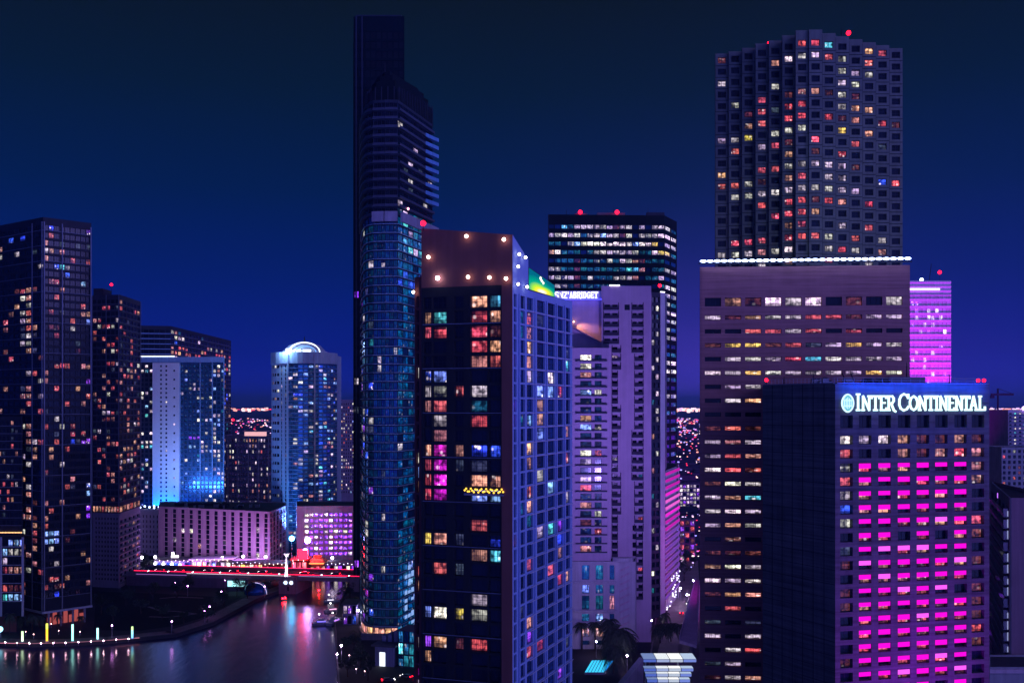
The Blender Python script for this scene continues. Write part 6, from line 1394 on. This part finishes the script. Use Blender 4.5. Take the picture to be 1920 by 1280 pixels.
for k, (px, lane, dr, lab) in enumerate(((262, 5, 1, 'car nearest the left end of the bridge, headlights towards the river'), (284, 9, -1, 'car showing red lights behind the leftmost bridge car'), (300, 5, 1, 'car below the blue lit shop on the bridge'), (322, 9, -1, 'car with red tail lights under the blue shop'), (346, 5, 1, 'car where the white light trail starts'), (372, 12, -1, 'car under the wide pale shop canopy'), (396, 6, 1, 'car in the near lane below the wide shop front'), (421, 12, -1, 'car in the far lane in front of the street lamp'), (449, 6, 1, 'car below the amber restaurant'), (476, 12, -1, 'red lit car at the right end of the amber restaurant'), (508, 6, 1, 'car left of the white monument column'), (556, 12, -1, 'car in front of the red restaurant'), (588, 6, 1, 'car in front of the pagoda kiosk'), (616, 12, -1, 'car before the low violet block'), (640, 6, 1, 'car at the right end of the bridge'))):
    o = cr if first else copy_tree(cr); first = False
    u = f.upx(px); p = f.at(u, -lane); o.location = (p[0], p[1], BZ + .035); ang = math.atan2(f.u.y, f.u.x); o.rotation_euler = (0, 0, ang + (math.pi if dr < 0 else 0)); o['label'] = lab; o['group'] = 'cars crossing the bridge'
for px, py, a, lab in ((1278, 1150, 1.4, 'car driving up the right hand street'), (1290, 1132, -1.75, 'car coming down the right hand street'), (1294, 1116, -1.75, 'farther car coming down the right hand street'), (1284, 1170, 1.4, 'car just above the station canopy'), (728, 1277, .3, 'car by the bright garage doorway'), (762, 1270, 2.6, 'car on the teal lit yard beside the nearest tower')):
    o = copy_tree(cr); x, y, z = G(px, py); o.location = (x, y, GZ + .03); o.rotation_euler = (0, 0, a); o['label'] = lab; o['group'] = 'cars in the streets'
# ================================================================== BOATS
def boat(L_, lab, base, rot, cab, deckcol):
    t = thing('motor_boat', lab, 'boat', (0, 0, 0)); hull = wall_mat('white_hull', (.6, .58, .66), .35, .05)
    st = [(-.5, .16, .1), (-.25, .19, .1), (.1, .19, .1), (.35, .12, .13), (.5, .004, .17)]; mb = MB(); rows = []
    for s, w, h in st: rows.append([(s * L_, -w * L_, h * L_), (s * L_, -w * L_ * .7, -.02 * L_), (s * L_, w * L_ * .7, -.02 * L_), (s * L_, w * L_, h * L_)])
    for a, b_ in zip(rows[:-1], rows[1:]):
        for j in range(3): mb.face([a[j], b_[j], b_[j + 1], a[j + 1]], hull)
        mb.face([a[3], b_[3], b_[0], a[0]], hull)
    mb.face(rows[0][::-1], hull); mb.build('hull', t)
    mb = MB(); h = .1 * L_; mb.box(-.3 * L_, .15 * L_, -.13 * L_, .13 * L_, h + .01, h + .1 * L_, hull); mb.box(-.2 * L_, .02 * L_, -.1 * L_, .1 * L_, h + .1 * L_ + .005, h + .17 * L_, hull); mb.build('cabin', t)
    mb = MB()
    for s in (-1, 1): mb.box(-.27 * L_, .12 * L_, s * .131 * L_ - .02, s * .131 * L_ + .02, h + .04 * L_, h + .08 * L_, emi('cabin_' + cab, deckcol, 2.2))
    mb.build('window', t); mb = MB(); mb.tube([(-.15 * L_, 0, h + .17 * L_), (-.18 * L_, 0, h + .36 * L_)], .06, FR_L); mb.ball((-.18 * L_, 0, h + .37 * L_), .28, WHITE_LAMP, 8, 5); mb.build('mast', t)
    t.location = base; t.rotation_euler = (0, 0, rot); t['group'] = 'boats moored at the right quay'
    return t
for k, (px, py, L_, rot, cab, col, lab) in enumerate(((606, 1170, 10, .15, 'blue', (.2, .15, 1), 'blue lit motor boat moored farthest out from the right quay'), (628, 1168, 11, 1.2, 'violet', (.5, .2, 1), 'violet lit boat between the outer boat and the quay'), (626, 1146, 9, .4, 'pink', (1, .4, .7), 'small boat with pink cabin lights above the violet boat'), (622, 1128, 8, .2, 'white', (.9, .8, 1), 'small white lit boat nearest the bridge'))):
    x, y, z = G(px, py, 0); boat(L_, lab, (x, y, .02), rot, cab, col)
# red lit house and low buildings up the street, marina shed
def house(name, lab, px0, px1, py, h, d, wallm, panes, n, cat):
    A, B = P(px0, d), P(px1, d); f = Face(A, B); t = thing(name, lab, cat, (*f.at(f.L / 2, -5), GZ)); mb = MB(); mb.fbox(f, 0, f.L, -10, -.4, GZ, GZ + h, wallm); mb.build('wall', t)
    k = 0; fl = max(1, int(h / 3.5))
    for i in range(fl):
        for j in range(n):
            m2 = MB(); window(m2, f, f.L * (j + .12) / n, f.L * (j + .88) / n, GZ + .4 + i * h / fl, GZ + h / fl * (i + 1) - .5, .3, panes[k % len(panes)], 1, 0, .1); m2.build('window', t); k += 1
    mb = MB(); mb.fbox(f, -.6, f.L + .6, -10.6, .6, GZ + h + .004, GZ + h + .5, W_SLATE); mb.build('roof', t)
house('street_house', 'red lit house front up the right hand street beside the striped car park', 1274, 1303, 0, 26, 640, wall_mat('magenta_wall', (.35, .06, .2), .8, .2), 'wR.v.Rrdvd.d', 3, 'house')
house('street_house', 'violet low building with rows of white lamps at the far end of the street', 1274, 1312, 0, 28, 900, wall_mat('violet_wall', (.3, .2, .42), .8, .2), 'wWwvWww.', 6, 'building')
house('boat_shed', 'violet marina building with lit windows between the boats and the curved tower', 643, 668, 0, 9, 457, wall_mat('periwinkle_wall', (.34, .32, .62), .8, .2), 'v.bwv..w', 3, 'building')

# ================================================================== LIGHT, SKY, CAMERA
def light_area(name, loc, tgt, sx, sy, e, col):
    ld = bpy.data.lights.new(name, 'AREA'); ld.shape = 'RECTANGLE'; ld.size = sx; ld.size_y = sy; ld.energy = e; ld.color = col
    lo = bpy.data.objects.new(name, ld); C.objects.link(lo); lo.location = loc; ld.spread = math.radians(100 if name == 'added_lilac_fill' else 180); lo.rotation_euler = (Vector(tgt) - Vector(loc)).to_track_quat('-Z', 'Y').to_euler()
light_area('hotel_floodlight', (P(400, 590)[0], 588, 12), (P(400, 625)[0], 625, 22), 60, 3, 16000, (.6, .25, 1))
light_area('tower_floodlight', (P(1745, 840)[0], 820, 20), (P(1745, 900)[0], 900, 150), 40, 6, 8.5e5, (.62, .0, 1))
light_area('added_lilac_fill', (P(1306, 278)[0], 278, 62), (P(1150, 424)[0], 424, 95), 10, 6, 62000, (.32, .21, 1))  # unseen lamp added to brighten the lilac tower
light_area('blue_floodlight', (P(566, 640)[0], 640, 24), (P(575, 690)[0], 690, 110), 12, 4, 150000, (.10, .30, 1))
light_area('blue_floodlight', (P(345, 672)[0], 672, 42), (P(345, 700)[0], 700, 112), 30, 3, 26000, (.22, .34, 1))
light_area('car_park_floodlight', (P(1262, 498)[0] + 22, 470, 40), (P(1262, 498)[0], 500, 30), 14, 30, 8000, (1, .02, .8))
ld = bpy.data.lights.new('added_bay_fill', 'SPOT'); ld.energy = 24000; ld.color = (.5, .55, 1); ld.spot_size = math.radians(74); ld.spot_blend = .35; ld.shadow_soft_size = .5  # unseen spot added to brighten the stepped tower's lower bays
lo = bpy.data.objects.new('added_bay_fill', ld); C.objects.link(lo); lo.location = (P(1600, 290)[0], 284, Z(494, 284) + 2); lo.rotation_euler = (Vector((P(1575, 345)[0], 345, 150)) - Vector(lo.location)).to_track_quat('-Z', 'Y').to_euler()
W = bpy.data.worlds.new('World'); bpy.context.scene.world = W; W.use_nodes = True; nt = W.node_tree; nt.nodes.clear(); L = nt.links
out = nt.nodes.new('ShaderNodeOutputWorld'); bg = nt.nodes.new('ShaderNodeBackground'); L.new(bg.outputs[0], out.inputs[0]); bg.inputs[1].default_value = 1.0
SUN_EL, SUN_AZ = 16.0, 118.0
tc = nt.nodes.new('ShaderNodeTexCoord'); sp = nt.nodes.new('ShaderNodeSeparateXYZ'); L.new(tc.outputs['Generated'], sp.inputs[0])
cr_ = nt.nodes.new('ShaderNodeValToRGB'); L.new(math_n(nt, 'MULTIPLY', math_n(nt, 'MAXIMUM', sp.outputs[2], 0.0), 2.0), cr_.inputs[0])
el = cr_.color_ramp.elements; el[0].position = 0; el[0].color = (.004, .02, .52, 1); el[1].position = .9; el[1].color = (.0030, .0062, .0075, 1)
for p, c in ((.035, (.0015, .015, .36, 1)), (.10, (.0006, .012, .235, 1)), (.24, (.0004, .0125, .14, 1)), (.40, (.0006, .0125, .070, 1)), (.58, (.0018, .0105, .029, 1)), (.74, (.0030, .0078, .0115, 1))):
    q_ = el.new(p); q_.color = c
# violet city glow low in the sky: right of centre ahead, and the lit city behind the viewer
xr = nt.nodes.new('ShaderNodeMapRange'); xr.interpolation_type = 'SMOOTHSTEP'; L.new(sp.outputs[0], xr.inputs[0])
for i, v in ((1, -.12), (2, .22), (3, 0.05), (4, 1.0)): xr.inputs[i].default_value = v
xr2 = nt.nodes.new('ShaderNodeMapRange'); xr2.interpolation_type = 'SMOOTHSTEP'; L.new(sp.outputs[0], xr2.inputs[0])
for i, v in ((1, .2), (2, .42), (3, 1.0), (4, .22)): xr2.inputs[i].default_value = v
hz = math_n(nt, 'POWER', 2.718, math_n(nt, 'MULTIPLY', math_n(nt, 'MAXIMUM', sp.outputs[2], 0.0), -16.0))
fw = nt.nodes.new('ShaderNodeMapRange'); L.new(sp.outputs[1], fw.inputs[0])
for i, v in ((1, .0), (2, .3), (3, 0), (4, 1)): fw.inputs[i].default_value = v
g1 = math_n(nt, 'MULTIPLY', math_n(nt, 'MULTIPLY', math_n(nt, 'MULTIPLY', hz, xr.outputs[0]), xr2.outputs[0]), fw.outputs[0])
ns = nt.nodes.new('ShaderNodeTexNoise'); ns.inputs['Scale'].default_value = 3.0; ns.inputs['Detail'].default_value = 4; mpn = nt.nodes.new('ShaderNodeMapping'); mpn.inputs['Scale'].default_value = (1, 1, 4); L.new(tc.outputs['Generated'], mpn.inputs[0]); L.new(mpn.outputs[0], ns.inputs['Vector'])
g1 = math_n(nt, 'MULTIPLY', g1, math_n(nt, 'ADD', math_n(nt, 'MULTIPLY', ns.outputs[0], 1.4), .3))
s1 = N(nt, 'ShaderNodeVectorMath', operation='SCALE'); s1.inputs[0].default_value = (.10, .045, .33); L.new(g1, s1.inputs['Scale'])
bk = nt.nodes.new('ShaderNodeMapRange'); bk.interpolation_type = 'SMOOTHSTEP'; L.new(sp.outputs[1], bk.inputs[0])
for i, v in ((1, .15), (2, -.5), (3, 0), (4, 1)): bk.inputs[i].default_value = v
hz2 = math_n(nt, 'POWER', 2.718, math_n(nt, 'MULTIPLY', math_n(nt, 'MAXIMUM', sp.outputs[2], 0.0), -4.0))
side = nt.nodes.new('ShaderNodeMapRange'); side.interpolation_type = 'SMOOTHSTEP'; L.new(sp.outputs[0], side.inputs[0])
for i, v in ((1, -.5), (2, .7), (3, .12), (4, 1)): side.inputs[i].default_value = v
g2 = math_n(nt, 'MULTIPLY', math_n(nt, 'MULTIPLY', bk.outputs[0], hz2), side.outputs[0])
s2 = N(nt, 'ShaderNodeVectorMath', operation='SCALE'); s2.inputs[0].default_value = (.42, .44, 1.9); L.new(g2, s2.inputs['Scale'])
sky = nt.nodes.new('ShaderNodeTexSky'); sky.sky_type = 'NISHITA'; sky.sun_disc = False; sky.sun_elevation = math.radians(SUN_EL); sky.sun_rotation = math.radians(SUN_AZ)
s3 = N(nt, 'ShaderNodeVectorMath', operation='MULTIPLY'); L.new(sky.outputs[0], s3.inputs[0]); s3.inputs[1].default_value = (.00001, .00003, .0003)
a1 = N(nt, 'ShaderNodeVectorMath', operation='ADD'); L.new(cr_.outputs[0], a1.inputs[0]); L.new(s1.outputs[0], a1.inputs[1])
a2 = N(nt, 'ShaderNodeVectorMath', operation='ADD'); L.new(a1.outputs[0], a2.inputs[0]); L.new(s2.outputs[0], a2.inputs[1])
a3 = N(nt, 'ShaderNodeVectorMath', operation='ADD'); L.new(a2.outputs[0], a3.inputs[0]); L.new(s3.outputs[0], a3.inputs[1])
L.new(a3.outputs[0], bg.inputs[0])
sl = bpy.data.lights.new('moon', 'SUN'); sl.energy = 1.15; sl.angle = math.radians(25); sl.color = (.32, .27, 1.0)
so = bpy.data.objects.new('moon', sl); C.objects.link(so); el_, az = math.radians(SUN_EL), math.radians(SUN_AZ)
dv = Vector((math.sin(az) * math.cos(el_), math.cos(az) * math.cos(el_), math.sin(el_))); so.rotation_euler = (-dv).to_track_quat('-Z', 'Y').to_euler(); so.location = dv * 300 + Vector((0, 300, 100))
# night haze over the whole city
hm, hn, ho = new_mat('haze'); hv = N(hn, 'ShaderNodeVolumePrincipled'); hn.links.new(hv.outputs[0], ho.inputs['Volume'])
hv.inputs['Color'].default_value = (.22, .5, 1.0, 1); hv.inputs['Density'].default_value = .00008; hv.inputs['Anisotropy'].default_value = .2
mb = MB(); mb.box(-28000, 28000, -400, 41000, -2, 330, hm); o = mb.build('haze'); o['kind'] = 'stuff'; tag(o, 'thin violet night haze lying over the city', 'haze')
cam = bpy.data.cameras.new('camera'); cam.sensor_width = 36; cam.lens = 36; cam.shift_y = 117 / 1920; cam.clip_end = 60000; cam.clip_start = 1
co = bpy.data.objects.new('camera', cam); C.objects.link(co); co.location = (0, 0, H); co.rotation_euler = (math.radians(90), 0, 0)
sc = bpy.context.scene; sc.camera = co
vs = sc.view_settings; vs.view_transform = 'Standard'; vs.look = 'None'; vs.exposure = 0; vs.gamma = 1; vs.use_curve_mapping = False
sc.cycles.max_bounces = 4; sc.cycles.diffuse_bounces = 2; sc.cycles.glossy_bounces = 3; sc.cycles.transmission_bounces = 2; sc.cycles.sample_clamp_indirect = 3.0; sc.cycles.sample_clamp_direct = 0
sc.cycles.use_denoising = True; sc.cycles.caustics_reflective = False; sc.cycles.caustics_refractive = False
for o in sc.objects:
    if 'base' in o: del o['base']
